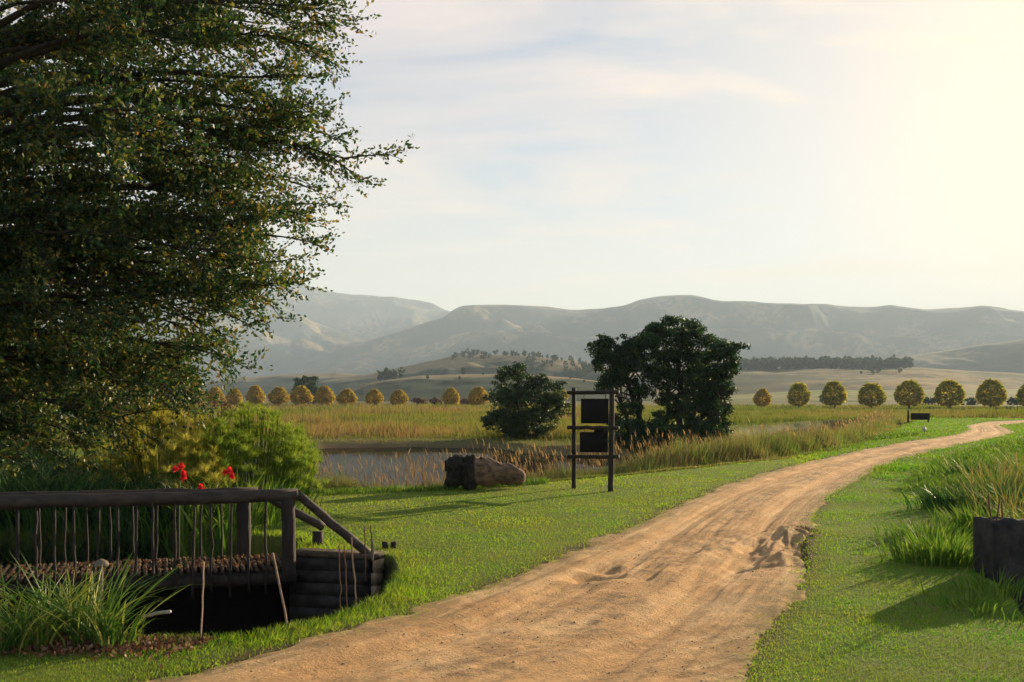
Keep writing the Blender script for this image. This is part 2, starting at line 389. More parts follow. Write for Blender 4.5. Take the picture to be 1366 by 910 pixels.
# churned fan of mud at the right edge
fx, fy = gp(1048, 700)
dxx, dyy = RX-fx, RY-fy; rr = np.hypot(dxx, dyy); th = np.arctan2(dxx, -dyy)
fan = np.exp(-((rr-2.2)/1.8)**2)*np.exp(-((th+.05)/.75)**2)
RZ += fan*(.24*(fbm(th*11+3, rr*.5, 3, 51)-.5)*2+.1*(fbm(RX*4, RY*4, 4, 52)-.5))
fx2, fy2 = gp(855, 760)
r2 = np.exp(-(((RX-fx2)*.9+(RY-fy2)*.5)/.5)**2-((RY-fy2)/1.6)**2)
RZ += r2*.11*(fbm((RX*.9-RY*.38)*6, RY*.6, 3, 55)-.5)*2
ns_ = len(s)
Vr = np.stack([RX, RY, RZ], -1).reshape(-1, 3)
i = np.arange(ns_-1)[:, None]*nc; j = np.arange(nc-1)[None]
Fr = np.stack([i+j, i+j+1, i+nc+j+1, i+nc+j], -1).reshape(-1, 4)
wear = np.clip(1.0*np.exp(-((uu-.5)/.12)**2)*(fbm(RX*.5, RY*.5, 3, 61) > .42)+fan*1.1+r2*.5, 0, 1)
m, nt, out = mat_new('dirt road')
g = N(nt, 'ShaderNodeNewGeometry'); P_ = g.outputs['Position']
w = N(nt, 'ShaderNodeAttribute', attribute_name='wear')
nb = noise(nt, .8, 6, .6, P_); ed_ = N(nt, 'ShaderNodeAttribute', attribute_name='edge'); nf = noise(nt, 22, 6, .7, P_); nm = noise(nt, 3.2, 6, .65, P_)
c = ramp(nt, nb.outputs[0], [(.3, (.55, .28, .11)), (.52, (.74, .41, .17)), (.7, (.86, .54, .26))]).outputs[0]
dk = ramp(nt, nm.outputs[0], [(.42, (0, 0, 0)), (.62, (1, 1, 1))]).outputs[0]
c = mixc(nt, mixc(nt, 1.0, dk, w.outputs['Fac'], 'MULTIPLY'), c, (.2, .125, .07))
c = mixc(nt, ramp(nt, nf.outputs[0], [(.52, (0, 0, 0)), (.72, (.65, .65, .65))]).outputs[0], c, (.27, .17, .1))
c = mixc(nt, mixc(nt, 1., ed_.outputs['Fac'], ramp(nt, nm.outputs[0], [(.35, (.25, .25, .25)), (.6, (1, 1, 1))]).outputs[0], 'MULTIPLY'), c, (.2, .15, .06))
ua = N(nt, 'ShaderNodeAttribute', attribute_name='um'); va = N(nt, 'ShaderNodeAttribute', attribute_name='vm'); cx_ = N(nt, 'ShaderNodeCombineXYZ')
nt.links.new(ua.outputs['Fac'], cx_.inputs[0]); nt.links.new(va.outputs['Fac'], cx_.inputs[1]); ms_ = N(nt, 'ShaderNodeMapping'); ms_.inputs['Scale'].default_value = (2.6, .28, 1); nt.links.new(cx_.outputs[0], ms_.inputs[0])
st = noise(nt, 1.6, 8, .68, ms_.outputs[0], .3)
c = mixc(nt, ramp(nt, st.outputs[0], [(.53, (0, 0, 0)), (.68, (.6, .6, .6))]).outputs[0], c, (.36, .2, .09))
c = mixc(nt, ramp(nt, st.outputs[0], [(.34, (.8, .8, .8)), (.5, (.15, .15, .15))]).outputs[0], c, (.9, .58, .3))
vo = N(nt, 'ShaderNodeTexVoronoi'); vo.inputs['Scale'].default_value = 16; nt.links.new(P_, vo.inputs['Vector'])
sp_ = ramp(nt, vo.outputs['Distance'], [(.0, (1, 1, 1)), (.16, (0, 0, 0))]).outputs[0]
c = mixc(nt, mixc(nt, 1., sp_, ramp(nt, nm.outputs[0], [(.5, (0, 0, 0)), (.6, (.8, .8, .8))]).outputs[0], 'MULTIPLY'), c, (.15, .1, .07))
p = N(nt, 'ShaderNodeBsdfPrincipled'); p.inputs['Roughness'].default_value = .95; p.inputs['Specular IOR Level'].default_value = .15
nt.links.new(c, p.inputs['Base Color'])
b = N(nt, 'ShaderNodeBump'); b.inputs['Strength'].default_value = .8; b.inputs['Distance'].default_value = .035
nt.links.new(nf.outputs[0], b.inputs['Height'])
b2 = N(nt, 'ShaderNodeBump'); b2.inputs['Strength'].default_value = .4; b2.inputs['Distance'].default_value = .08
nt.links.new(nm.outputs[0], b2.inputs['Height']); nt.links.new(b.outputs[0], b2.inputs['Normal'])
b3 = N(nt, 'ShaderNodeBump'); b3.inputs['Strength'].default_value = .45; b3.inputs['Distance'].default_value = .08; nt.links.new(st.outputs[0], b3.inputs['Height']); nt.links.new(b2.outputs[0], b3.inputs['Normal'])
nt.links.new(b3.outputs[0], p.inputs['Normal']); nt.links.new(p.outputs[0], out.inputs[0])
o = mesh_tri('dirt_road', Vr, Fr, m, smooth=True, attrs={'um': (uu*wdt[:, None]).ravel(), 'vm': (along*np.ones_like(uu)).ravel(), 'wear': wear.ravel(), 'edge': (1-sstep(.05, .75, edn)).ravel()}); o['kind'] = 'structure'; o['label'] = 'sandy orange dirt track curving away to the right'
# pebbles and clods
n = 650
si = rng.integers(0, ns_, n*6); ui = rng.integers(4, nc-4, n*6)
pts = np.stack([RX[si, ui], RY[si, ui], RZ[si, ui]], 1)
ok = (pts[:, 1] > 6) & (pts[:, 1] < 22) & (fbm(pts[:, 0]*.9, pts[:, 1]*.9, 3, 71) > .5); pts = pts[ok][:n]
G = Geo(); ico = None
bm = bmesh.new(); bmesh.ops.create_icosphere(bm, subdivisions=1, radius=1); bm.verts.index_update()
IV = np.array([v.co[:] for v in bm.verts]); IF = np.array([[v.index for v in f.verts] for f in bm.faces]); bm.free()
for q in pts:
    sz = random.choice((.005, .006, .007, .009, .012))*random.uniform(.7, 1.3)
    G.add(IV*(sz*np.array([1, random.uniform(.7, 1.2), .6]))*(1+rng.normal(0, .12, (len(IV), 1)))+q+[0, 0, sz*.2], IF)
o = G.build('road_pebbles', M_peb); tag(o, 'small stones and clods scattered over the dirt track', 'gravel', kind='stuff')

# ------------------------------------------------------------------ water
m, nt, out = mat_new('pond water')
g = N(nt, 'ShaderNodeNewGeometry'); mp = N(nt, 'ShaderNodeMapping'); mp.inputs['Scale'].default_value = (1, 1, 1); nt.links.new(g.outputs['Position'], mp.inputs[0])
p = N(nt, 'ShaderNodeBsdfPrincipled'); p.inputs['Base Color'].default_value = (.05, .04, .025, 1); p.inputs['Roughness'].default_value = .02; p.inputs['IOR'].default_value = 1.33
b = N(nt, 'ShaderNodeBump'); b.inputs['Strength'].default_value = .05; b.inputs['Distance'].default_value = .02
nt.links.new(noise(nt, 2.2, 3, .5, mp.outputs[0]).outputs[0], b.inputs['Height']); nt.links.new(b.outputs[0], p.inputs['Normal'])
df = N(nt, 'ShaderNodeBsdfDiffuse'); df.inputs['Color'].default_value = (.05, .04, .022, 1); mx = N(nt, 'ShaderNodeMixShader'); mx.inputs[0].default_value = .68
nt.links.new(p.outputs[0], mx.inputs[1]); nt.links.new(df.outputs[0], mx.inputs[2]); nt.links.new(mx.outputs[0], out.inputs[0])
M_water = m
gx, gy = np.meshgrid(np.linspace(-34, 42, 60), np.linspace(22, 102, 60))
ok = poly_sd(gx, gy, pond) > -2.5
Vw = np.stack([gx, gy, np.full_like(gx, -.9)], -1).reshape(-1, 3)
i = np.arange(59)[:, None]*60; j = np.arange(59)[None]
Fw = np.stack([i+j, i+j+1, i+61+j, i+60+j], -1).reshape(-1, 4)
Fw = Fw[ok.ravel()[Fw].any(1)]
o = mesh_tri('pond_water', Vw, Fw, M_water); o['kind'] = 'structure'

# ------------------------------------------------------------------ hills and mountains
m, nt, out = mat_new('hill veld')
g = N(nt, 'ShaderNodeNewGeometry'); P_ = g.outputs['Position']
c = ramp(nt, noise(nt, .004, 6, .6, P_).outputs[0], [(.4, (.035, .05, .03)), (.5, (.1, .095, .04)), (.58, (.36, .25, .11))]).outputs[0]
c = mixc(nt, ramp(nt, noise(nt, .03, 6, .7, P_).outputs[0], [(.47, (0, 0, 0)), (.58, (.85, .85, .85))]).outputs[0], c, (.05, .065, .033))
p = N(nt, 'ShaderNodeBsdfPrincipled'); p.inputs['Roughness'].default_value = 1; p.inputs['Specular IOR Level'].default_value = .05
nt.links.new(c, p.inputs['Base Color']); nt.links.new(p.outputs[0], out.inputs[0]); M_hill = m
m2, nt, out = mat_new('hill with shade painted face'); g = N(nt, 'ShaderNodeNewGeometry'); P_ = g.outputs['Position']
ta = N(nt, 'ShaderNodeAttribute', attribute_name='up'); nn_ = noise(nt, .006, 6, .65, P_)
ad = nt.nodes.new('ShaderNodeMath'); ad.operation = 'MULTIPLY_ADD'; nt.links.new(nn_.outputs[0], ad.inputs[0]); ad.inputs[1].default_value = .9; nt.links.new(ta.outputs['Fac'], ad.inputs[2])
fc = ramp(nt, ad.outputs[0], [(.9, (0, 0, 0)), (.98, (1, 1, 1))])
c = mixc(nt, fc.outputs[0], mixc(nt, noise(nt, .04, 5, .7, P_).outputs[0], (.015, .03, .018), (.05, .075, .035)), mixc(nt, noise(nt, .05, 5, .7, P_).outputs[0], (.16, .13, .06), (.42, .3, .15)))  # lower face coloured dark green to stand for its shade, tan above
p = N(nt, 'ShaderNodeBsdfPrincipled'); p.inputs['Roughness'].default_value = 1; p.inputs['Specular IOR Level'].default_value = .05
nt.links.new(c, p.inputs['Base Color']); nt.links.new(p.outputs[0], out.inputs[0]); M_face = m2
hill_fn = {}
m, nt, out = mat_new('pale fields'); g = N(nt, 'ShaderNodeNewGeometry'); mp = N(nt, 'ShaderNodeMapping'); mp.inputs['Scale'].default_value = (.35, 1.5, .5); nt.links.new(g.outputs['Position'], mp.inputs[0])
c = ramp(nt, noise(nt, .012, 4, .6, mp.outputs[0]).outputs[0], [(.36, (.1, .16, .04)), (.47, (.2, .24, .06)), (.52, (.34, .26, .13)), (.6, (.14, .18, .05)), (.7, (.3, .24, .12))]).outputs[0]
p = N(nt, 'ShaderNodeBsdfPrincipled'); p.inputs['Roughness'].default_value = 1; p.inputs['Specular IOR Level'].default_value = .05
nt.links.new(c, p.inputs['Base Color']); nt.links.new(p.outputs[0], out.inputs[0]); M_swell = m
def hill(name, label, sky_pts, dfoot, dcrest, rug=.25, nx=420, nt_=90, seed=0, ridge=1.0, back=.35, bench=0):
    sky_pts = np.array(sky_pts, float)
    pxs = np.linspace(sky_pts[0, 0], sky_pts[-1, 0], nx)
    py = np.interp(pxs, sky_pts[:, 0], sky_pts[:, 1])
    k = 5; ker = np.ones(k)/k; py = np.convolve(np.pad(py, k//2, 'edge'), ker, 'valid')
    py = py+1.6*(fbm(pxs*.06, pxs*0, 4, seed+3)-.5)*ridge
    H = (HY-py)/F_PX*dcrest+EYE
    slope = (pxs-CX)/F_PX
    t = np.linspace(0, 1+back, nt_)
    Y = dfoot+(dcrest-dfoot)*t
    TX, TT = np.meshgrid(slope, t); YY = Y[:, None]*np.ones_like(TX)
    cr = (dcrest-dfoot)
    XX = TX*YY
    HH = H[None]*np.ones_like(TX)
    e = np.where(TT <= 1, sstep(0, 1, TT)**(1.0)*.55+TT**1.5*.45, 1-sstep(0, 1, (TT-1)/back*.9))
    L = cr*.5
    n = 1-np.abs(fbm(XX/L*1.6+seed, YY/L*.9, 5, seed)-.5)*4   # ridged
    n2 = fbm(XX/L*4, YY/L*3, 6, seed+9)-.5
    env = np.clip(np.sin(np.clip(TT, 0, 1)*math.pi), 0, 1)
    Z = HH*e+HH*env*rug*(n*.5+n2*.8)
    if bench:
        Z = Z+HH*env*.06*np.sin(Z/np.maximum(HH, 1)*bench)
    lim = EYE+(HH-EYE)*(YY/dcrest)                # nothing in front rises over the skyline
    Z = np.where(TT < .97, np.minimum(Z, lim*.985), Z)
    Z = Z-2.0*(1-sstep(0, .1, TT))-(2 if dfoot < 800 else 4)*(1-sstep(0, .05, TT))
    Vh = np.stack([XX, YY, Z], -1).reshape(-1, 3)
    i = np.arange(nt_-1)[:, None]*nx; j = np.arange(nx-1)[None]
    Fh = np.stack([i+j, i+j+1, i+nx+j+1, i+nx+j], -1).reshape(-1, 4)
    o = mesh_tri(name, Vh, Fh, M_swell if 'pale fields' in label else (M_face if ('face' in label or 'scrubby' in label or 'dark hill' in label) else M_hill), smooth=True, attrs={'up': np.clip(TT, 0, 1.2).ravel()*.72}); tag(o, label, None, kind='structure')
    def f(px, tt):
        "surface point"
        a_ = int(np.clip(np.searchsorted(pxs, px), 0, nx-1)); b_ = int(np.clip(np.searchsorted(t, tt), 0, nt_-1))
        return XX[b_, a_], YY[b_, a_], Z[b_, a_]
    hill_fn[label] = f
    return f
hill('mountain', 'farthest hazy escarpment at the left', [(-700, 400), (-300, 380), (0, 395), (150, 392), (300, 388), (370, 380), (400, 379), (440, 389), (465, 393), (500, 395), (519, 397), (521, 396), (535, 396), (537, 398), (560, 401), (580, 405), (590, 413), (640, 425), (760, 440), (900, 480)], 5200, 6800, .4, seed=11)
hill('mountain', 'hazy spur below the far escarpment', [(-700, 370), (-200, 385), (100, 375), (220, 380), (290, 390), (350, 402), (389, 416), (427, 433), (469, 447), (520, 468), (580, 492), (640, 512), (700, 528)], 3900, 5400, .45, seed=23)
hill('mountain', 'long flat topped mountain across the middle', [(180, 527), (300, 500), (400, 482), (450, 466), (500, 452), (540, 440), (570, 430), (590, 424), (600, 418), (607, 411), (622, 407.5), (670, 406.5), (720, 408), (745, 411), (765, 414), (800, 412), (832, 409), (850, 401), (875, 396), (905, 393.5), (925, 394), (945, 399), (962, 402), (1005, 403), (1050, 405), (1100, 405.5), (1130, 409), (1168, 410), (1190, 407.5), (1215, 411), (1240, 413), (1280, 410), (1310, 408), (1340, 412), (1366, 415), (1500, 420), (1800, 410), (2300, 425)], 3100, 4700, .38, nx=700, seed=37, bench=16)
hill('hill', 'dim hill rising at the right edge', [(1000, 526), (1060, 500), (1120, 490), (1180, 479), (1250, 469), (1300, 461), (1366, 452), (1500, 440), (1900, 430)], 1900, 2600, .15, seed=41)
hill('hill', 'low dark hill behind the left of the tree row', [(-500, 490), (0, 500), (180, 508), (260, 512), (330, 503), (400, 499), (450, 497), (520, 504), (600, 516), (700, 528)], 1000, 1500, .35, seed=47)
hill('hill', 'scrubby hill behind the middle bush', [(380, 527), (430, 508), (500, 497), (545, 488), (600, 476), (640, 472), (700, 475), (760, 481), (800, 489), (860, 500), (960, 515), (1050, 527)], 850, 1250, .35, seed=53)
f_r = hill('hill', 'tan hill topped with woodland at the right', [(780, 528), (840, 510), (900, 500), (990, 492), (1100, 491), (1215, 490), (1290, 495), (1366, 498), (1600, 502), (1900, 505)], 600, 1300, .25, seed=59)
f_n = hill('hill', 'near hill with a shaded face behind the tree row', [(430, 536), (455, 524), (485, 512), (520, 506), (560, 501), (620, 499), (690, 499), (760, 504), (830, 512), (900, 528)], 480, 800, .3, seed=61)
hill('hill', 'low swell of pale fields at the right', [(950, 529), (1020, 524), (1100, 520), (1200, 521), (1290, 518), (1366, 520), (1500, 518), (1900, 520)], 420, 640, .08, seed=67)

# ------------------------------------------------------------------ vegetation masses
def scatter(n, d0, d1, a0, a1):
    d = np.exp(rng.uniform(math.log(d0), math.log(d1), n)); a = np.radians(rng.uniform(a0, a1, n))
    return d*np.sin(a), d*np.cos(a), d
def on_ground(X, Y): return np.stack([X, Y, height(X, Y)], 1)
# lawn
X, Y, D_ = scatter(650000, 6.0, 110, -31, 31)
rsd = poly_sd(X, Y, roadpoly); ps = poly_sd(X, Y, pond)
edge_n = .32*(fbm(X*2.2, Y*2.2, 3, 81)-.5)
ok = (rsd < -.02+edge_n+.05+.3*rng.random(len(X))**4) & (ps < -2.1) & (poly_sd(X, Y, pit) < -.02) & (poly_sd(X, Y, pit2) < -.02) & (poly_sd(X, Y, farside) < 1)
ok &= ~((((X+3.75)/1.1)**2+((Y-9.2)/.38)**2 < 1) & (rng.random(len(X)) < .85))
ok &= (fbm(X*1.3, Y*1.3, 3, 83)+rng.random(len(X))*.5) > .4
X, Y, D_ = X[ok], Y[ok], D_[ok]
tuft = sstep(.52, .75, fbm(X*.8, Y*.8, 4, 85)); rgh = rough(X, Y)
Hh = (.014+.022*rng.random(len(X)))*(1+.6*rgh)*(1+1.2*tuft*(.3+rgh))+rgh*.04*rng.random(len(X))
pitedge = np.exp(-(poly_sd(X, Y, pit)/.35)**2); Hh *= 1+1.6*pitedge
Wd = np.maximum(.005, .00085*D_)*(1+.3*tuft)
VV, FF, AA = blades(on_ground(X, Y)-[0, 0, .005], Hh, Wd, rng.uniform(0, 6.28, len(X)), rng.uniform(.2, 1.1, len(X)), 1,
                    rnd=np.clip(rng.random(len(X))*.75+.35*(fbm(X*.5, Y*.5, 3, 87)-.3)-.38*(X > -1+.3*(Y-8))*(poly_sd(X, Y, roadpoly+[(60, 0), (0, -14)]) > -60)*sstep(1, 4, X-.28*(Y-6)), 0, 1))
o = mesh_tri('lawn_grass', VV, FF, M_lawn, AA); tag(o, 'short mown lawn on both sides of the dirt track', 'grass', kind='stuff')
# tall field grass on the far side
X, Y, D_ = scatter(260000, 55, 270, -34, 34)
psd = poly_sd(X, Y, pond)
ok = (psd < -.5) & ((poly_sd(X, Y, farside) > 1) | (Y > 100)) & (poly_sd(X, Y, roadpoly) < -1)
X, Y, D_, psd = X[ok], Y[ok], D_[ok], psd[ok]
hgt = (.25+.65*rng.random(len(X)))*(.35+.9*fbm(X*.05, Y*.05, 3, 93))*np.where(X > 12, .7, 1.0)*(.18+.82*sstep(3, 8, -psd))*(1+.9*(fbm(X*.12, Y*.12, 3, 97) > .6))
VV, FF, AA = blades(on_ground(X, Y)-[0, 0, .02], hgt, .0012*D_, rng.uniform(0, 6.28, len(X)), rng.uniform(.1, .5, len(X)), 1,
                    rnd=np.clip(rng.random(len(X))*.4+1.5*(fbm(X*.09+9, Y*.05, 5, 95)-.4)+.1-.2*sstep(8, 20, X)-.5*(1-sstep(3, 8, -psd)), 0, 1))
o = mesh_tri('field_grass', VV, FF, M_field, AA); tag(o, 'tall russet and green grass filling the field beyond the pond', 'grass', kind='stuff')
# reed belt
def belt(n, d0, d1, a0, a1, lo, hi):
    X, Y, D_ = scatter(n, d0, d1, a0, a1)
    ps = poly_sd(X, Y, pond); fs = poly_sd(X, Y, farside)
    ok = (ps > lo) & (ps < hi) & (fs < 0)
    return X[ok], Y[ok], D_[ok], ps[ok]
X, Y, D_, ps = belt(620000, 22, 105, -13, 26, -2.9, 1.6)
cl = fbm(X*.7, Y*.7, 3, 101)
ok = (cl+.5*rng.random(len(X)) > .52+.28*(X < 2)*sstep(-.6, .6, ps)); X, Y, D_, ps, cl = X[ok], Y[ok], D_[ok], ps[ok], cl[ok]
leftlow = sstep(2.5, 5.5, X)*.5+.5
hgt = (.45+1.0*rng.random(len(X)))*(.75+.9*cl)*leftlow*sstep(-2.6, -1.4, ps)*np.where(ps > 0, 1.0, 1)*np.where(D_ > 50, .85, 1)
hgt = np.maximum(hgt, .12)
VV, FF, AA = blades(on_ground(X, Y)-[0, 0, .02], hgt, np.maximum(.009, .00085*D_), rng.uniform(0, 6.28, len(X)), rng.uniform(.05, .4, len(X)), 2, .12,
                    rnd=np.clip(rng.random(len(X))*.7+.9*(fbm(X*.45, Y*.45, 3, 103)-.38), 0, 1))
o = mesh_tri('reeds', VV, FF, M_reed, AA); tag(o, 'belt of green and tan reeds between the lawn and the pond', 'reeds', kind='stuff')
X, Y, D_, ps = belt(36000, 23, 95, -12, 25, -1.9, .9)
ok = (fbm(X*.6, Y*.6, 3, 105)+.3*rng.random(len(X)) > .55-.07*(X < 1)); X, Y, D_, ps = X[ok], Y[ok], D_[ok], ps[ok]
P0 = on_ground(X, Y); hh = rng.uniform(.7, 1.8, len(X))*(sstep(-4, 1, X)*.3+.7)
az = rng.normal(2.6, .7, len(X))
v1, f1, a1 = blades(P0, hh, np.maximum(.005, .0003*D_), az, .12, 1)
top = P0+np.stack([np.cos(az)*hh*.1, np.sin(az)*hh*.1, hh*.84], 1)
v2, f2, a2 = blades(top, .22, np.maximum(.022, .0011*D_)*rng.uniform(.6, 1.2, len(X)), az, .35, 3, .25)
Gp = Geo().add(v1, f1, a1*.3).add(v2, f2, a2)
o = Gp.build('reed_plumes', M_plume); tag(o, 'tan seed plumes nodding above the reed belt', 'reeds', kind='stuff')
# rough bank weeds at the left of the lawn edge and right side
def leafy(X, Y, h, w, seg=2, droop=.3, lean=(.2, .9), mat=M_weed): 
    n = len(X)
    return blades(on_ground(X, Y)-[0, 0, .01], h, w, rng.uniform(0, 6.28, n), rng.uniform(*lean, n), seg, droop)
X, Y, D_, ps = belt(60000, 19, 30, -22, 2, -3.6, -1.0)
ok = (fbm(X*.9, Y*.9, 3, 111)+.3*rng.random(len(X)) > .55); X, Y = X[ok], Y[ok]
Gw = Geo().add(*leafy(X, Y, .1+.3*rng.random(len(X))*fbm(X*1.5, Y*1.5, 2, 113), .022))
X, Y, D_ = scatter(75000, 9.5, 60, 15, 32)
ok = (rough(X, Y) > .25) & (poly_sd(X, Y, roadpoly) < -1.2) & (fbm(X*.55, Y*.55, 4, 115)+.25*rng.random(len(X)) > .55) & (poly_sd(X, Y, pit2) < .3) & (poly_sd(X, Y, farside) < 0)
X, Y, D_ = X[ok], Y[ok], D_[ok]
Gw.add(*leafy(X, Y, (.08+.32*rng.random(len(X)))*rough(X, Y), np.maximum(.014, .0011*D_)))
# edges of the two ditches
th_ = rng.random(5000); pp = resample(smooth_poly(pit[1:8]), th_)+rng.normal(0, .09, (5000, 2))
ok = poly_sd(pp[:, 0], pp[:, 1], pit) < .15; pp = pp[ok]
Gw.add(*leafy(pp[:, 0], pp[:, 1], .04+.1*rng.random(len(pp)), .009))
o = Gw.build('bank_weeds', M_weed); tag(o, 'bright green weeds along the pond bank and rough verge', 'weeds', kind='stuff')
X = rng.uniform(-24, -4.6, 110000); Y = rng.uniform(16.2, 36, 110000)
ok = (fbm(X*.8, Y*.8, 3, 141)+.4*rng.random(len(X)) > .5) & (X < -4.9-.36*(Y-17)) & (poly_sd(X, Y, pond) < -.8); X, Y = X[ok], Y[ok]
Pu = on_ground(X, Y); Pu[:, 2] = np.maximum(Pu[:, 2], -.75)
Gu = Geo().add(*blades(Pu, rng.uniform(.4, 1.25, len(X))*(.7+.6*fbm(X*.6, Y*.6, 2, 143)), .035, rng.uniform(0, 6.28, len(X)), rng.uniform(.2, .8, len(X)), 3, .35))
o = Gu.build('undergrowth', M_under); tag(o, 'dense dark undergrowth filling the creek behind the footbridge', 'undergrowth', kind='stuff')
# leaf litter under the strap leaved plants and on the deck edge
n = 2600; X = rng.normal(-3.8, .75, n); Y = rng.normal(9.2, .24, n)
ok = (poly_sd(X, Y, pit) < .1) & (X < -2.7); X, Y = X[ok], Y[ok]
o = mesh_tri('leaf_litter', *(lambda t: (t[0], t[1], M_litter, t[2]))(leaves(on_ground(X, Y)+np.stack([0*X, 0*X, .01+.03*rng.random(len(X))], 1), .035, 1.5, flat=-1)))
tag(o, 'red brown dead leaves under the strap leaved plants', 'leaf litter', kind='stuff')

# ------------------------------------------------------------------ big tree on the left
def big_tree():
    T0 = np.array([-13.6, 19.5, 0.]); T0[2] = height(T0[0:1], T0[1:2])[0]
    root = empty('broadleaf_tree', T0, 'huge dark broadleaf tree overhanging the left half of the scene', 'tree')
    prof_z = [.9, 1.8, 2.6, 3.4, 4.2, 5, 6, 7, 8, 9.5, 11, 13, 15, 16.5]
    prof_r = [4.6, 5.9, 6.9, 7.6, 8.3, 9.0, 9.6, 9.9, 9.5, 9.9, 9.8, 8.2, 5, 1]
    wood = Geo()
    tr = np.array([[0, 0, -.3], [0.1, 0, 1], [.25, .1, 2.4], [.1, .2, 5], [.3, 0, 8], [.2, .1, 11], [0, 0, 15]])
    wood.add(*tube(tr, [.75, .6, .5, .42, .3, .18, .04], 12, wob=.1))
    trk = wood; limbs = Geo(); tw = []; twr = []; LP = []; LO = []; LR = []
    nl = 148
    TG = [(60, 555), (120, 530), (30, 590), (150, 495), (95, 575), (180, 515), (10, 560), (-20, 600), (215, 470), (140, 560), (378, 238), (363, 275), (353, 318), (328, 350), (303, 372), (333, 382), (383, 60), (403, 15), (373, 110), (358, 150), (450, 200), (245, 430), (250, 465), (323, 300), (293, 335), (283, 250), (303, 215), (283, 385), (253, 360), (243, 395), (338, 175), (318, 120), (308, 60), (273, 300), (240, 490), (200, 500), (343, 255), (348, 20)]
    for k in range(nl):
        ze = np.interp((k+.5)/nl, [0, .2, .5, .8, 1], [1.0, 2.5, 5.6, 10, 15.5])+rng.normal(0, .35)
        azm = rng.uniform(-85, 95) if k % 5 else rng.uniform(95, 275)   # mostly on the viewed side
        az = math.radians(azm)
        Rr = np.interp(ze, prof_z, prof_r)*rng.uniform(.78, 1.04)
        if k % 3 == 0: Rr *= .72
        dirv = np.array([math.cos(az), math.sin(az)*.72])
        zs = np.clip(ze*.58+.8+rng.normal(0, 1.1), 1.6, 13.5)
        mid_z = max(zs, ze)+.18*(Rr*.5)
        t = np.linspace(0, 1, 12)
        s0 = np.array([np.interp(zs, tr[:, 2], tr[:, 0]), np.interp(zs, tr[:, 2], tr[:, 1]), zs])
        e0 = np.array([dirv[0]*Rr, dirv[1]*Rr, ze]); m0 = (s0+e0)/2; m0[2] = mid_z
        if k < len(TG):
            d_ = rng.uniform(18, 21.5); e0 = at(TG[k][0], TG[k][1], d_)-T0; ze = e0[2]; Rr = np.hypot(*e0[:2]); dirv = e0[:2]/Rr
            zs = np.clip(ze*.7+.8, 1.8, 12); s0 = np.array([np.interp(zs, tr[:, 2], tr[:, 0]), np.interp(zs, tr[:, 2], tr[:, 1]), zs]); m0 = (s0+e0)/2; m0[2] = max(zs, ze)+.1*Rr
        perp = np.array([-dirv[1], dirv[0]])
        wob = rng.normal(0, .35)
        P = (1-t)[:, None]**2*s0+2*(t*(1-t))[:, None]*m0+(t**2)[:, None]*e0
        P[:, :2] += perp[None]*(np.sin(t*math.pi*1.3)*wob)[:, None]
        P += rng.normal(0, .05, P.shape)*t[:, None]
        r0 = .05+.012*Rr*rng.uniform(.6, 1.2)
        limbs.add(*tube(P, np.linspace(r0, .012, 12), 6, False))
        nsb = int(17*Rr/9)+4
        for b_ in range(nsb):
            tb = rng.uniform(.22, 1)**.8 if b_ else 1.0
            ii = tb*11; i0 = min(int(ii), 10); q = P[i0]*(1-(ii-i0))+P[i0+1]*(ii-i0)
            tg = P[i0+1]-P[i0]; tg /= np.linalg.norm(tg)
            side = rng.choice([-1, 1])*rng.uniform(.35, 1.1) if b_ else 0
            if fbm(np.array([q[0]*.42+7]), np.array([q[2]*.75+q[1]*.2]), 2, 333)[0] > .59 and k >= 12 and tb < .93: continue
            dv = tg+side*np.array([perp[0], perp[1], 0])+np.array([0, 0, rng.normal(.08, .42)]); dv /= np.linalg.norm(dv)
            Lb = rng.uniform(.9, 2.1)*(1.15-.5*tb)
            tt = np.linspace(0, 1, 5)
            Pb = q+dv*Lb*tt[:, None]; Pb[:, 2] -= (.22*Lb*tt**2); Pb += rng.normal(0, .03, Pb.shape)*tt[:, None]
            limbs.add(*tube(Pb, np.linspace(.02, .005, 5), 4, False))
            nt2 = rng.integers(12, 18)
            for c_ in range(nt2):
                tc = rng.uniform(.1, 1); jj = tc*4; j0 = min(int(jj), 3); q2 = Pb[j0]*(1-(jj-j0))+Pb[j0+1]*(jj-j0)
                d2 = dv*.9+rng.normal(0, .55, 3)+np.array([0, 0, .05]); d2 /= np.linalg.norm(d2)
                l2 = rng.uniform(.25, .6)
                e2 = q2+d2*l2+np.array([0, 0, -.06*l2])
                tw.append((q2, e2))
                nn = int(l2*26)
                ts = np.linspace(.1, 1.05, nn)[:, None]
                LP.append(q2+(e2-q2)*ts+rng.normal(0, .035, (nn, 3))); LO.append(np.repeat(d2[None], nn, 0)*.8)
                LR.append(np.clip(rng.random(nn)*.82+rng.uniform(-.1, .2), 0, 1))
    trk.build('trunk', M_twig, root, True)
    # twigs as thin triangles prisms (3 sided)
    a_ = np.array([x[0] for x in tw]); b_ = np.array([x[1] for x in tw]); n = len(a_)
    off = np.array([[1, 0, 0], [-.5, .87, 0], [-.5, -.87, .3]])*.005
    V = np.concatenate([(a_[:, None]+off[None]), b_[:, None]], 1).reshape(-1, 3)
    F = (np.arange(n)[:, None, None]*4+np.array([[0, 1, 3], [1, 2, 3], [2, 0, 3]])[None]).reshape(-1, 3)
    limbs.add(V, F)
    limbs.build('limbs', M_twig, root, True)
    LP = np.concatenate(LP); LO = np.concatenate(LO); LR = np.concatenate(LR)
    v, f, a = leaves(LP, rng.uniform(.034, .062, len(LP)), 1.9, LR, 0, LO)
    print('big tree leaves', len(LP))
    mesh_tri('crown', v, f, M_tree, a, root)
big_tree()

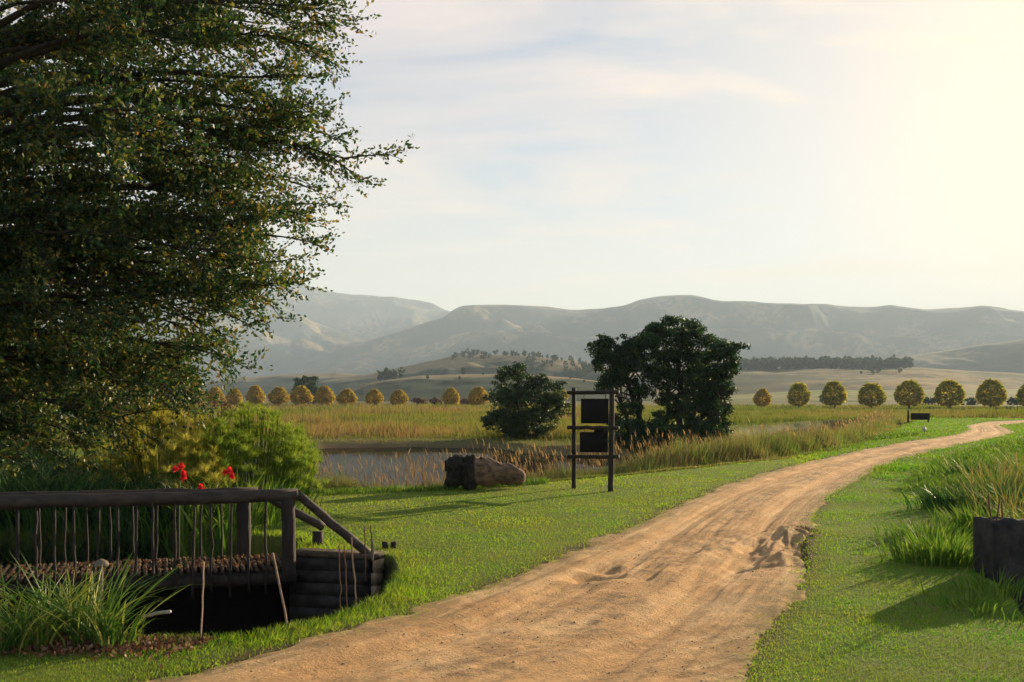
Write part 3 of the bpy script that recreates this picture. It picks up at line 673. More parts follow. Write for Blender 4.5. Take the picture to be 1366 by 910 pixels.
# ------------------------------------------------------------------ generic trees
def lobe_pts(lobes, nclump, per, crad):
    "points clustered in clumps over the outer part of ellipsoid lobes"
    L = np.array(lobes, float); ex = []
    for l in L:
        for _ in range(5):
            d = rng.normal(size=3); d[2] = abs(d[2])*.8; d /= np.linalg.norm(d); f_ = rng.uniform(.28, .42); ex.append([*(l[:3]+d*l[3:6]*1.0), *(l[3:6]*f_)])
    L = np.concatenate([L, ex]); vol = (L[:, 3]*L[:, 4]*L[:, 5])**.66; pr = vol/vol.sum()
    k = rng.choice(len(L), nclump, p=pr)
    d = rng.normal(size=(nclump, 3)); d /= np.linalg.norm(d, axis=1)[:, None]
    r_ = rng.uniform(.45, 1.05, nclump)**.6
    C = L[k, :3]+d*r_[:, None]*L[k, 3:6]
    o_ = rng.normal(size=(nclump, per, 3)); o_ /= np.linalg.norm(o_, axis=2)[..., None]; o_ *= (rng.random((nclump, per, 1))**.5)*crad
    o_[..., 2] *= .6
    P = (C[:, None]+o_).reshape(-1, 3)
    rr = np.clip(np.repeat(rng.uniform(-.15, .3, nclump), per)+rng.random(nclump*per)*.7, 0, 1)
    return P, rr, C
def tree(name, base, label, lobes, trunks, leafm, nclump, per, crad, lsize, barkm=M_twig, group=None, cat='tree', core=True, tr=.16, elong=1.6):
    base = np.asarray(base, float)
    root = empty(name, base, label, cat, group)
    G = Geo()
    for k, (b0, t0, r0) in enumerate(trunks):
        P = line(b0, t0, 8, .06*np.linalg.norm(np.array(t0)-np.array(b0))/3, k+5); G.add(*tube(P, np.linspace(r0, r0*.35, 8), 8, True, .1, k))
        tp = P[-1]; mp_ = P[5]
        for l in lobes:
            e = np.array(l[:3])
            if np.linalg.norm(e-tp) < 4.5*max(l[3], l[5]) or len(trunks) == 1:
                st = P[3+(k % 3)]; Q = line(st, e, 6, .05*np.linalg.norm(e-st), k+11); G.add(*tube(Q, np.linspace(r0*.4, .02, 6), 5, False))
    G.build('trunk', barkm, root, True)
    P, rr, C = lobe_pts(lobes, nclump, per, crad)
    v, f, a = leaves(P, rng.uniform(.7, 1.3, len(P))*lsize, elong, rr)
    mesh_tri('crown', v, f, leafm, a, root)
    return root
def lob(base, d, lst, ry=None, dj=.6):
    "pixel ellipses -> lobes around base at distance d"
    out = []; s = d/F_PX
    for q in lst:
        px, py, rx, rz = q[:4]; dy = q[4] if len(q) > 4 else random.uniform(-dj, dj)
        p = at(px, py, d)-base; out.append((p[0], dy, p[2], rx*s, (ry or rx)*s*.9, rz*s))
    return out
def gb(px, d):
    x = (px-CX)/F_PX*d; return np.array([x, d, float(height(np.array([x]), np.array([d]))[0])])
b = gb(862, 55.)
tree('acacia_tree', b, 'left dark acacia of the clump on the pond bank, just behind the signboard', lob(b, 55, [(832, 470, 36, 22), (812, 485, 22, 16), (858, 465, 22, 18), (845, 498, 30, 15), (818, 508, 14, 9), (858, 522, 16, 9), (835, 478, 20, 14), (805, 517, 14, 9), (838, 546, 18, 9), (824, 565, 14, 10)]),
     [((0, 0, -.2), (-1.2, 0, 4.6), .2), ((-.5, .4, -.2), (-1.9, .2, 3.6), .13)], M_acac, 950, 22, .27, .085, group='acacias on the far bank')
b = gb(905, 56.5)
tree('acacia_tree', b, 'tallest dark acacia in the middle of the clump on the pond bank', lob(b, 56.5, [(905, 443, 34, 18), (890, 460, 28, 20), (930, 462, 26, 20), (905, 485, 36, 18), (884, 506, 22, 13), (925, 508, 24, 18), (898, 535, 20, 12), (928, 548, 22, 18), (890, 556, 16, 9)]),
     [((0, 0, -.2), (.3, 0, 6), .22), ((-.6, .3, -.2), (-.5, 0, 4.5), .14), ((.7, -.2, -.2), (1.3, .3, 4.8), .15)], M_acac, 1250, 22, .28, .085, group='acacias on the far bank')
b = gb(950, 54.)
tree('acacia_tree', b, 'right hand leaning acacia of the clump on the pond bank', lob(b, 54, [(968, 466, 20, 12), (960, 482, 24, 16), (972, 496, 14, 10), (942, 505, 26, 16), (950, 525, 26, 20), (940, 550, 32, 22), (955, 578, 22, 20), (925, 580, 22, 20)]),
     [((0, 0, -.2), (.5, 0, 4.8), .18), ((-.6, 0, -.2), (-.5, .2, 3.4), .12)], M_acac, 1080, 22, .27, .085, group='acacias on the far bank')
b = gb(700, 65.)
tree('round_bush_tree', b, 'broad low dark green bush tree alone beyond the pond', lob(b, 65, [(688, 512, 28, 22), (672, 535, 22, 20), (700, 540, 34, 24), (728, 525, 24, 20), (742, 545, 18, 16), (680, 562, 30, 16), (715, 562, 28, 16), (700, 575, 36, 10), (655, 562, 10, 12)]),
     [((0, 0, -.2), (-.5, 0, 3.2), .16), ((.7, 0, -.2), (1.2, 0, 2.8), .11)], M_bushy, 1350, 20, .26, .09)
b = gb(868, 53.5)
tree('thicket_shrub', b, 'dark thicket filling the foot of the acacia clump', lob(b, 53.5, [(835, 575, 22, 16), (870, 582, 34, 16), (910, 585, 34, 18), (945, 590, 30, 14), (850, 592, 34, 10)]), [((0, 0, -.1), (0, 0, .8), .06)], M_acac, 1100, 20, .3, .09, cat='shrub')
b = gb(412, 330.)
tree('dark_round_tree', b, 'dark blue green tree standing behind the golden row at the left', lob(b, 330, [(410, 512, 14, 9), (402, 523, 12, 10), (422, 525, 12, 9), (412, 536, 18, 9)], dj=2), [((0, 0, -.2), (0, 0, 5), .4)], M_acac, 500, 14, .9, .4)
for k, (px, py, d, r, lb) in enumerate([(748, 527, 240, 9, 'small orange tree peeping out behind the bush tree'), (1012, 529, 330, 0, None), (560, 537, 300, 9, 'pale leafless shrub between the golden rows'), (582, 538, 300, 7, 'smaller pale shrub right of the leafless one'), (622, 538, 290, 8, 'pale grey shrub between two golden trees'), (1105, 533, 330, 10, 'grey green shrub behind the right row'), (1238, 536, 300, 11, 'dark hedge bush right of the fifth right row tree'), (1295, 537, 300, 13, 'dark hedge bush near the right end of the row'), (1355, 537, 300, 9, 'last dark hedge bush at the right edge')]):
    if not lb: continue
    b = gb(px, float(d))
    tree('shrub', b, lb, lob(b, d, [(px-r*.4, py, r*.7, 6), (px+r*.4, py+1, r*.7, 6)], dj=1), [((0, 0, -.1), (0, 0, 1.5), .12)], M_gold if k == 0 else (M_red if k in (2, 3, 4) else M_acac), 160, 12, .5, .25, cat='shrub')
# dark trees behind the big one
for k, (px, d, lb, L_) in enumerate([(210, 42, 'dark thicket tree right of the big tree trunk', [(205, 490, 45, 30), (235, 515, 30, 26), (180, 520, 40, 34), (215, 545, 40, 22)]),
        (125, 44, 'dark evergreen behind the drooping branches', [(125, 470, 50, 40), (100, 515, 50, 40), (150, 530, 40, 34), (120, 560, 50, 24)]),
        (30, 43, 'dark evergreen at the left edge behind the big tree', [(20, 480, 55, 50), (45, 530, 50, 40), (-20, 540, 50, 40), (30, 565, 50, 24)])]):
    b = gb(px, float(d))
    tree('evergreen_tree', b, lb, lob(b, d, L_), [((0, 0, -.2), (0, 0, 3), .18)], M_acac, 1100, 20, .32, .09, group='dark evergreens behind the big tree')
# russet bare tree
b = gb(255, 38.); root = empty('russet_tree', b, 'half bare reddish tree at the edge of the dark thicket', 'tree'); G = Geo(); tips = []
def grow(p, v, L, r, dep):
    e = p+v*L; Q = line(p, e, 4, L*.04, int(abs(p[0])*1000) % 999); G.add(*tube(Q, np.linspace(r, r*.6, 4), 5, False))
    if dep == 0: tips.append(e); return
    for _ in range(3):
        w = v+rng.normal(0, .42, 3); w[2] += .05; w /= np.linalg.norm(w); grow(e, w, L*rng.uniform(.65, .85), r*.6, dep-1)
grow(np.array([0, 0, -.1]), np.array([.1, 0, 1.]), 1.5, .09, 5)
G.build('trunk', M_twig, root, True); tips = np.array(tips)
v, f, a = leaves(np.repeat(tips, 4, 0)+rng.normal(0, .09, (len(tips)*4, 3)), .06, 1.5); mesh_tri('crown', v, f, M_red, a, root)

# golden tree row
def row_proto(name, matl, seed):
    root = empty(name, (0, 0, 0), 'x', 'tree', 'golden trees in the far row')
    G = Geo(); G.add(*tube(line((0, 0, -.3), (0, 0, 4.2), 6, .03, seed), np.linspace(.17, .06, 6), 7, True))
    n = 2600; d = rng.normal(size=(n, 3)); d /= np.linalg.norm(d, axis=1)[:, None]
    zc = d[:, 2]; rr = rng.uniform(.5, 1.0, n)**.5*(1+.28*(fbm(d[:, 0]*2.5+seed, d[:, 1]*2.5+zc*2, 3, seed)-.5))
    shape = 1.02-.2*zc
    P = np.stack([d[:, 0]*rr*1.95*np.clip(shape, .3, 1.2), d[:, 1]*rr*1.95*np.clip(shape, .3, 1.2), 2.95+zc*rr*np.where(zc > 0, 2.85, 2.5)], 1)
    for q in P[:14]: G.add(*tube(line((0, 0, 1.6+rng.random()), q, 4, .05, 3), [.05, .04, .03, .01], 4, False))
    G.build('trunk', M_twig, root, True)
    v, f, a = leaves(P, rng.uniform(.2, .38, n), 1.3, rng.random(n)*.8+.2*rng.random()); mesh_tri('crown', v, f, matl, a, root)
    return root
protoA = row_proto('row_tree', M_gold, 3); protoB = row_proto('row_tree', M_goldg, 9)
left = [(262, 514, 25), (287, 516, 26), (313, 518, 23), (341, 515, 27), (372, 516, 27), (402, 516, 27), (433, 515, 27), (463, 518, 25), (499, 518, 25), (532, 519, 25), (602, 518, 24), (638, 515, 27)]
right = [(1017, 518, 24), (1066, 510, 31), (1113, 508, 33), (1163, 510, 32), (1213, 506, 36), (1267, 505, 37), (1322, 506, 36), (1376, 508, 35)]
ordn = ['first', 'second', 'third', 'fourth', 'fifth', 'sixth', 'seventh', 'eighth', 'ninth', 'tenth', 'eleventh', 'twelfth']
usedA = usedB = False
for lst, side in ((left, 'left'), (right, 'right')):
    for k, (px, ytop, wpx) in enumerate(lst):
        d = np.interp(px, [262, 1366], [262, 205])
        b = gb(px, d); b = np.array([b[0], d, b[2]])
        ztop = EYE-(ytop-HY)/F_PX*d-b[2]; sz = ztop/5.75; sx = wpx*d/F_PX/3.9
        if side == 'left': lb = f'{ordn[k]} golden round tree from the left end of the far tree row'
        else: lb = f'{ordn[k]} egg shaped row tree to the right of the acacia clump'
        green = side == 'right' and k > 0
        src = protoB if green else protoA
        if green and not usedB: o = protoB; usedB = True
        elif not green and not usedA: o = protoA; usedA = True
        else: o = dup(src, (0, 0, 0), 0, (1, 1, 1), lb)
        o.location = b; o.rotation_euler = (0, 0, random.uniform(0, 6.28)); o.scale = (sx*random.uniform(.92, 1.08), sx*random.uniform(.85, 1.1), sz*random.uniform(.95, 1.04)); o['label'] = lb

# far woodland masses on the hills
G = Geo()
def woods(f, px0, px1, t0, t1, n, h0, h1, per=26):
    for _ in range(n):
        px = random.uniform(px0, px1); q = np.array(f(px, random.uniform(t0, t1))); h = random.uniform(h0, h1); w = h*random.uniform(.3, .45)
        d = rng.normal(size=(per, 3)); d /= np.linalg.norm(d, axis=1)[:, None]
        G.add(*leaves(q+[0, 0, h*.5]+d*rng.uniform(.5, 1, (per, 1))*np.array([w, w, h*.5]), h*.3, 1.3))
        G.add(*tube(line(q-[0, 0, 1], q+[0, 0, h*.6], 3), [.3, .2, .1], 4, False))
woods(f_r, 988, 1215, .8, .98, 220, 8, 15); woods(f_r, 1100, 1210, .55, .75, 10, 3, 5)
woods(f_r, 940, 975, .2, .3, 16, 5, 7)
woods(f_n, 505, 535, .93, 1.0, 10, 5, 9); woods(f_n, 617, 622, .9, .95, 2, 4, 6); woods(f_n, 560, 780, .5, 1, 12, 1.5, 3)
fb = hill_fn['scrubby hill behind the middle bush']; woods(fb, 600, 800, .75, 1.0, 60, 4, 8); woods(fb, 700, 800, .4, .7, 40, 5, 9)
M_woods = leaf_mat('wood mass leaf', [(0, (.02, .045, .02)), (1, (.06, .09, .035))], .2, .9, 1, 0); o = G.build('woods', M_woods); tag(o, 'distant woodland and scrub scattered over the hills', 'woodland', kind='stuff')
# farmhouse
q = np.array(fb(775, .35)); root = empty('farmhouse', q, 'tiny white farmhouse on the slope left of the acacia clump', 'house')
Geo().add(*bbox((0, 0, 1.3), (9, 5, 3.4), bev=.05)).build('wall', M_house, root)
Geo().add(np.array([[-5, -3, 2.9], [5, -3, 2.9], [5, 3, 2.9], [-5, 3, 2.9], [-5, 0, 4.7], [5, 0, 4.7]]), np.array([[0, 1, 5], [0, 5, 4], [2, 3, 4], [2, 4, 5], [0, 4, 3], [1, 2, 5], [0, 2, 1], [0, 3, 2]])).build('roof', M_roof, root)

# ------------------------------------------------------------------ feathery and leafy bushes near the bridge
def papyrus(px, d, label, heads, spread, h0, h1, matl, ln=.26, group=None, name='feathery_papyrus', depth=1.0, rays=85, bz=None):
    b = gb(px, d); root = empty(name, b, label, 'plant', group); G = Geo(); S = Geo()
    for _ in range(heads):
        x = rng.uniform(-spread, spread); y = rng.normal(0, .45)*depth; env = 1-(x/spread)**2*.55
        h = rng.uniform(h0, h1)*env if rng.random() > .3 else rng.uniform(.3, h1)*env
        e = np.array([x*1.05, y, h]); s0 = np.array([x*.6, y*.6, -.05])
        S.add(*tube(line(s0, e, 4, .02, int(h*999)), .006, 3, False))
        n = rays; a = rng.uniform(0, 6.28, n); L_ = rng.uniform(.6, 1.1, n)*ln
        up = rng.uniform(-.1, .9, n)
        P = np.repeat(e[None], n, 0)
        v, f, aa = blades(P, L_*(.25+up), .0075, a, 1.0/(.25+up)*(1-.4*up), 2, .35, rnd=np.clip(rng.random(n)*.7+rng.uniform(0, .3), 0, 1))
        G.add(v, f, aa)
    S.build('stems', M_weed, root); G.build('rays', matl, root)
gpz = 'feathery bushes behind the footbridge'
papyrus(340, 20.2, 'large green feathery bush behind the bridge end, nearest the pond', 300, 1.1, .9, 2.0, M_fluff, group=gpz)
papyrus(300, 19.2, 'green feathery bush between the yellow and the largest green one', 200, .7, .9, 1.75, M_fluff, group=gpz)
papyrus(392, 21.0, 'small light green feathery bush at the pond end', 110, .5, .4, 1.6, M_fluff, group=gpz)
papyrus(228, 19.6, 'yellow olive feathery bush above the tall red flowers', 260, .95, .9, 2.0, M_fluffy, group=gpz)
papyrus(258, 18.3, 'low yellow feathery bush directly behind the red flowers', 170, .65, .4, 1.45, M_fluffy, group=gpz)
papyrus(165, 22.0, 'pale olive feathery bush under the big tree', 140, .8, .8, 1.8, M_fluffy, group=gpz)
def strap(name, pos, label, n, h0, h1, w, matl, lean=(.25, 1.0), droop=.35, group=None, spread=.12, cat='plant', seg=5):
    root = empty(name, pos, label, cat, group)
    P = np.stack([rng.normal(0, spread, n), rng.normal(0, spread, n), np.full(n, -.02)], 1)
    az = np.arctan2(P[:, 1], P[:, 0])+rng.normal(0, .5, n)
    v, f, a = blades(P, rng.uniform(h0, h1, n)*(.92 if matl == M_iris else 1), rng.uniform(.7, 1.2, n)*w, az, rng.uniform(*lean, n), seg, rng.uniform(.0, droop*1.6, n))
    mesh_tri('leaves', v, f, matl, a, root); return root
k = 0
lab = ['at the left edge', 'second from the left edge', 'third along', 'fourth along', 'fifth along', 'beside the yellow bush', 'below the yellow bush', 'behind the third baluster group', 'left of the tall red flower', 'between the red flowers', 'right of the red flowers', 'at the bridge end', 'low by the far bridge post']
for px, d, h in [(-10, 17.2, 1.35), (25, 17.6, 1.45), (65, 17.0, 1.3), (105, 17.8, 1.35), (145, 17.1, 1.1), (178, 17.6, 1.05), (205, 16.9, .9), (100, 16.6, .9), (225, 17.3, .95), (275, 17.2, .85), (325, 17.6, 1.05), (352, 18.2, .9), (300, 16.6, .6)]:
    b = gb(px, d); b[2] = max(b[2], -.6)
    strap('leafy_clump', gb(px, d), f'dark green arching leaf clump {lab[k]} behind the footbridge', 230, (h-.35-b[2])*.5, h-b[2], .045 if px < 200 else .03, M_ginger if px < 230 else M_weed, (.15, .75), .35, 'arching leaf clumps behind the footbridge', .32, seg=4); k += 1
# red cannas
for px, py, lb in [(240, 628, 'tall canna with two stacked red blooms, left of the three'), (306, 627, 'canna with a square red bloom, right of the three'), (268, 650, 'lowest canna, its red bloom just above the handrail')]:
    b = gb(px, 15.9); top = at(px, py, 15.9)-b; root = empty('canna_lily', b, lb, 'flower', 'red cannas behind the handrail')
    Geo().add(*tube(line((0, 0, -.1), top, 6, .01, px), .009, 5)).build('stem', M_weed, root)
    n = 7; v, f, a = blades(np.zeros((n, 3))+[0, 0, .1], rng.uniform(.8, 1.0, n)*top[2]*.9, .12, rng.uniform(0, 6.28, n), rng.uniform(.15, .4, n), 5, .1); mesh_tri('leaves', v, f, M_weed, a, root)
    G = Geo(); cc = [(0, 0, 0), (.05, 0, -.09), (-.06, 0, -.03)] if py < 640 else [(0, 0, 0), (.02, 0, -.05)]
    if px == 240: cc = [(0.02, 0, .07), (.05, 0, -.04), (-.07, 0, .02), (.06, 0, -.1)]
    for c_ in cc:
        m_ = 16; d = rng.normal(size=(m_, 3)); d /= np.linalg.norm(d, axis=1)[:, None]
        G.add(*leaves(top+np.array(c_)+d*.03, .06, 1.3, out=d))
    G.build('bloom', M_flower, root)
# strap leaved plants in the foreground
for px, d, n, h, lb in [(8, 8.8, 110, .8, 'strap leaved plant cut by the left edge of the view'), (45, 9.05, 130, .78, 'small strap leaved plant second from the left'), (95, 9.4, 110, .85, 'strap leaved plant in the middle of the foreground bed'), (128, 9.15, 120, 1.0, 'tallest strap leaved plant below the mushroom lamp'), (155, 9.1, 90, .62, 'wide splayed strap leaved plant at the right end of the bed'), (70, 9.7, 90, .85, 'strap leaved plant at the back of the bed'), (-40, 9.3, 70, .8, 'strap leaved plant just outside the left edge')]:
    strap('strap_leaved_plant', gb(px, d), lb, int(n*.8), h*.45, h*1.05, .024, M_iris, (.15, 1.15), .35, 'strap leaved plants beside the ditch', .1, seg=6)
# right verge shrubs and clumps
k = 0
for px, d, h, n, w, mt, lb in [(1258, 13.6, .5, 520, .032, M_weed, 'bright leafy clump in front of the broken concrete block'), (1236, 15.6, .36, 360, .026, M_weed, 'small green clump on the right lawn'), (1308, 16.5, .5, 480, .03, M_weed, 'dense green clump behind the concrete block rods'), (1275, 19.5, .6, 520, .034, M_ginger, 'dark low bush casting a shadow on the right lawn'), (1350, 18.5, .9, 260, .02, M_reed, 'tall dry grass tussock at the right edge above the block'), (1335, 22, 1.0, 300, .022, M_reed, 'tall mixed tussock behind the dry one at the right edge'), (1366, 25, 1.1, 300, .024, M_reed, 'rearmost tall tussock cut by the right edge'), (1305, 24, .5, 220, .024, M_weed, 'low green tussock right of the track'), (1325, 11.4, .3, 160, .02, M_weed, 'leafy weeds on the ditch corner, front'), (1300, 10.6, .22, 160, .018, M_weed, 'low weeds beside the right ditch edge'), (1345, 20, .6, 320, .03, M_ginger, 'dark rounded weed bush under the tall right tussocks'), (1300, 27, .7, 300, .035, M_ginger, 'dark weed bush farther back on the right verge'), (1290, 21.5, .5, 260, .025, M_reed, 'dry brownish tussock left of the dark weed bush'), (1385, 16, .8, 240, .02, M_reed, 'dry tussock behind the concrete wall')]:
    strap('grass_tussock', gb(px, float(d)), lb, n, h*.4, h*1.1, w, mt, (.15, .8), .3, 'tussocks on the rough right verge', .22+.15*h, seg=3)

# ------------------------------------------------------------------ footbridge
A0 = np.array([-3.02, 13.85]); dirb = np.array([-.958, -.287]); dirb /= np.linalg.norm(dirb); nrm = np.array([dirb[1], -dirb[0]]); nrm = nrm if nrm[1] > 0 else -nrm
WB = 1.15; LB = 9.0; ZD = -.12; ZR = .86
def bp(s_, w_, z_): q = A0+dirb*s_+nrm*w_; return np.array([q[0], q[1], z_])
bp0 = bp
root = empty('footbridge', bp(2, .5, ZD), 'dark pole footbridge with slim balusters crossing the ditch at the left', 'footbridge'); OFF = bp(2, .5, ZD)
def part(name, G, mt, parent=root, smooth=True, off=OFF):
    return G.build(name, mt, parent, smooth, off)
part('handrail', Geo().add(*pole(bp(-.12, 0, ZR), bp(LB, 0, ZR-.02), .085, .1, 16, 26, .008, .08, 3)), M_rail)
part('handrail', Geo().add(*pole(bp(.35, WB, ZR-.05), bp(LB, WB, ZR-.03), .07, .085, 14, 22, .008, .08, 4)), M_rail)
e1 = np.array([-1.93, 14.15, -.02]); part('end_brace', Geo().add(*pole(bp(-.1, 0, ZR+.02), e1, .06, .065, 14, 12, .006, .06, 5)), M_rail)
e2 = np.array([-2.78, 15.1, .26]); part('end_brace', Geo().add(*pole(bp(.35, WB, ZR-.05), e2, .06, .065, 14, 12, .006, .06, 6)), M_rail)
part('post', Geo().add(*pole(bp(0, 0, -.3), bp(0, 0, ZR-.03), .095, .09, 16, 8, .004, .06, 7)), M_pole)
part('post', Geo().add(*pole(bp(.55, WB, -.3), bp(.55, WB, ZR-.03), .1, .1, 16, 8, .004, .06, 8)), M_pole)
part('post', Geo().add(*pole((-2.86, 15.1, -.3), (-2.86, 15.1, .2), .08, .08, 14, 5, .003, .05, 9)), M_pole)
for s_ in (4.3, 8.2): part('post', Geo().add(*pole(bp(s_, WB, -.6), bp(s_, WB, ZR-.03), .09, .09, 14, 8, .004, .06, 10)), M_pole)
part('beam', Geo().add(*pole(bp(-.1, .05, ZD-.13), bp(LB, .05, ZD-.13), .1, .1, 14, 16, .006, .06, 12)), M_pole)
part('beam', Geo().add(*pole(bp(-.1, WB-.05, ZD-.13), bp(LB, WB-.05, ZD-.13), .1, .1, 14, 16, .006, .06, 13)), M_pole)
s_ = .05; k = 0
while s_ < LB:
    w = .075; a_, b_ = bp(s_+.02*random.random(), -.04-.02*random.random(), ZD-.005), bp(s_+.06+.02*random.random(), WB+.05, ZD-.005)
    part('deck_pole', Geo().add(*pole(a_, b_, w*.36, w*.34, 8, 5, .004, .1, k)), M_plank); s_ += .088; k += 1
s_ = .3; k = 0
while s_ < LB:
    t_ = s_+random.uniform(-.02, .02)
    part('baluster', Geo().add(*pole(bp(t_, -.07, ZD-.3+random.uniform(-.06, .04)), bp(t_+random.uniform(-.02, .02), -.05, ZR-.02), .019, .016, 7, 7, .006, .1, k)), M_pole); s_ += .235; k += 1
s_ = .85; k = 0
while s_ < LB:
    part('baluster', Geo().add(*pole(bp(s_, WB+.05, ZD-.2), bp(s_+random.uniform(-.02, .02), WB+.03, ZR-.02), .018, .015, 6, 6, .006, .1, k+50)), M_pole); s_ += .3; k += 1
# leaf litter on the deck
n = 1500; sr = rng.random(n)*6; wr = rng.random(n)*WB*.9
P = np.array([bp(a_, b_, ZD+.04+.01*random.random()) for a_, b_ in zip(sr, wr)]); P = P[rng.random(n) < np.exp(-sr/6)]
v, f, a = leaves(P, .03, 1.5, flat=-1); o = mesh_tri('fallen_leaves', v, f, M_litter, a); tag(o, 'dead leaves strewn over the footbridge deck', 'leaf litter', kind='stuff')

# retaining wall with coursed timbers / blocks
root = empty('retaining_wall', (-2.5, 14.2, -1.6), 'dark coursed retaining wall at the right end of the footbridge', 'wall')
off = (-2.5, 14.2, -1.6)
x0, x1 = -3.05, -1.8
G = Geo(); z = -1.76; k = 0
while z < -.1:
    G.add(*bbox(((x0+x1)/2-.06+random.uniform(-.003, .003), 14.26+random.uniform(-.003, .003), z+.088), (x1-x0-.1, .38, .17), bev=.006, rz=-.22)); z += .172; k += 1
G.build('timber_courses', M_wall, root, False, off)
Geo().add(*bbox(((x0+x1)/2+.0, 14.26, .0), (x1-x0+.05, .46, .055), bev=.01, rz=-.22)).build('coping', M_plank, root, False, off)
G = Geo()
for k in range(4): G.add(*bbox((x1+.0+random.uniform(-.01, .01)-.006*k, 14.12, -.115-k*.172), (.09, .5, .15), bev=.006, rz=-.22))
G.build('end_blocks', M_wallend, root, False, off)
root = empty('bridge_abutment', (-3.6, 15.2, -1.6), 'black shaded abutment wall under the footbridge deck', 'wall')
M_dark = solid_mat('shade black wall', (.006, .006, .007), (.016, .014, .013), 5, .95, .5)  # near-black colour paints in the shade under the deck
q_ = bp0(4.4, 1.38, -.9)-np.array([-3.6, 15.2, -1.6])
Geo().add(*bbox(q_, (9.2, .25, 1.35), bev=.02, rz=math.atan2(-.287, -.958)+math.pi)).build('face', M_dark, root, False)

def rod(name, a, b, r, mt, label, cat, group=None, seed=1, r1=None):
    a = np.array(a, float); b = np.array(b, float)
    G = Geo().add(*pole(a-a, b-a, r, r1 or r, 7, 8, .004, .08, seed)); o = G.build(name, mt, None, True); o.location = a; tag(o, label, cat, group); return o
rg = 'thin stakes standing in the ditch'
rod('cane_stake', at(268, 862, 9.75), at(272, 750, 11.2), .009, M_stick, 'tall thin cane leaning in the middle of the dark ditch', 'stake', rg, 1)
rod('cane_stake', at(387, 848, 9.6), at(364, 738, 10.4), .011, M_stick, 'reddish cane leaning left beside the bridge post', 'stake', rg, 2)
rod('iron_stake', at(455, 828, 10.6), at(452, 728, 10.6), .007, M_rust, 'leftmost thin rod of the close pair before the wall', 'stake', rg, 3)
rod('iron_stake', at(464, 826, 10.7), at(459, 728, 10.7), .007, M_rust, 'right thin rod of the close pair before the wall', 'stake', rg, 4)
rod('iron_stake', at(476, 816, 11.1), at(469, 717, 11.1), .009, M_stick, 'tall leaning rod rising from the bare bank before the wall', 'stake', rg, 5)
rod('iron_stake', at(488, 775, 13.7), at(486, 703, 13.7), .009, M_rust, 'rusty rod crossing the foot of the handrail brace', 'stake', rg, 6)
rod('iron_stake', at(496, 745, 13.75), at(495, 700, 13.75), .009, M_rust, 'short rusty rod beside the pale peg', 'stake', rg, 7)
rod('wooden_peg', at(497, 748, 13.7), at(497, 721, 13.7), .02, M_tan, 'short pale wooden peg at the wall end', 'stake', None, 8)
rod('pale_pipe', at(192, 822, 9.9), at(227, 816, 9.7), .017, M_white, 'pale pipe end sticking out over the dark ditch', 'pipe', None, 9)
for px, lb in ((514, 'left stubby post of the pair beyond the wall'), (525, 'right stubby post of the pair beyond the wall')):
    b = gb(px, 14.75); rod('stub_post', b-[0, 0, .1], b+[0, 0, .1], .045, M_pole, lb, 'post', 'stubby posts beyond the wall', px)
b = gb(133, 11.0)
b[2] = -.9
root = empty('garden_lamp', b, 'small mushroom capped garden lamp above the strap leaved plants', 'lamp')
t = at(135, 752, 11)-b
Geo().add(*pole((0, 0, -.5), (t[0], 0, t[2]), .022, .022, 12, 5, .001, .02)).build('stem', M_tan, root, True)
Geo().add(*tube(np.array([[t[0], 0, t[2]-.03], [t[0], 0, t[2]], [t[0], 0, t[2]+.03], [t[0], 0, t[2]+.05]]), [.075, .08, .055, .015], 20)).build('cap', M_tan, root, True)

# ------------------------------------------------------------------ signboard
D1, D2 = 24.3, 23.7
b = gb(790, 24.); root = empty('signboard', b, 'dark pole frame holding two hanging boards on the lawn', 'signboard')
def sp(G, name, mt): return G.build(name, mt, root, True, b)
pl = gb(766, D1); pr_ = gb(815, D2)
sp(Geo().add(*pole(pl-[0, 0, .2], at(765.5, 517, D1), .055, .05, 12, 9, .006, .06, 1)), 'post', M_pole)
sp(Geo().add(*pole(pr_-[0, 0, .2], at(816.5, 517, D2), .065, .06, 12, 9, .006, .06, 2)), 'post', M_pole)
for (ya, yb, r_, sd) in ((524, 523, .045, 3), (570, 571, .045, 4), (609, 609, .045, 5)):
    sp(Geo().add(*pole(at(757, ya, D1)-[0, .1, 0], at(825, yb, D2)-[0, .1, 0], r_, r_, 12, 9, .006, .07, sd)), 'crossbar', M_pole)
for (x0_, y0_, x1_, y1_) in ((775, 532, 812, 565), (773.5, 576.5, 811, 603.5)):
    c_ = (at(x0_, y0_, 24)+at(x1_, y1_, 24))/2; s = 24/F_PX
    sp(Geo().add(*bbox(c_, ((x1_-x0_)*s, .05, (y1_-y0_)*s), bev=.006, rz=-.35*.5)), 'board', M_board)
c_ = at(802, 576, 24.05); sp(Geo().add(*bbox(c_, (.33, .03, .12), bev=.005, ry=.2)), 'broken_slat', M_board)
for (xx, y0_, y1_) in ((779, 524, 533), (808, 524, 533), (780, 570, 577), (806, 570, 577)):
    sp(Geo().add(*pole(at(xx, y0_, 24), at(xx, y1_, 24), .008, .008, 6, 3, 0, 0)), 'hanger', M_rust)
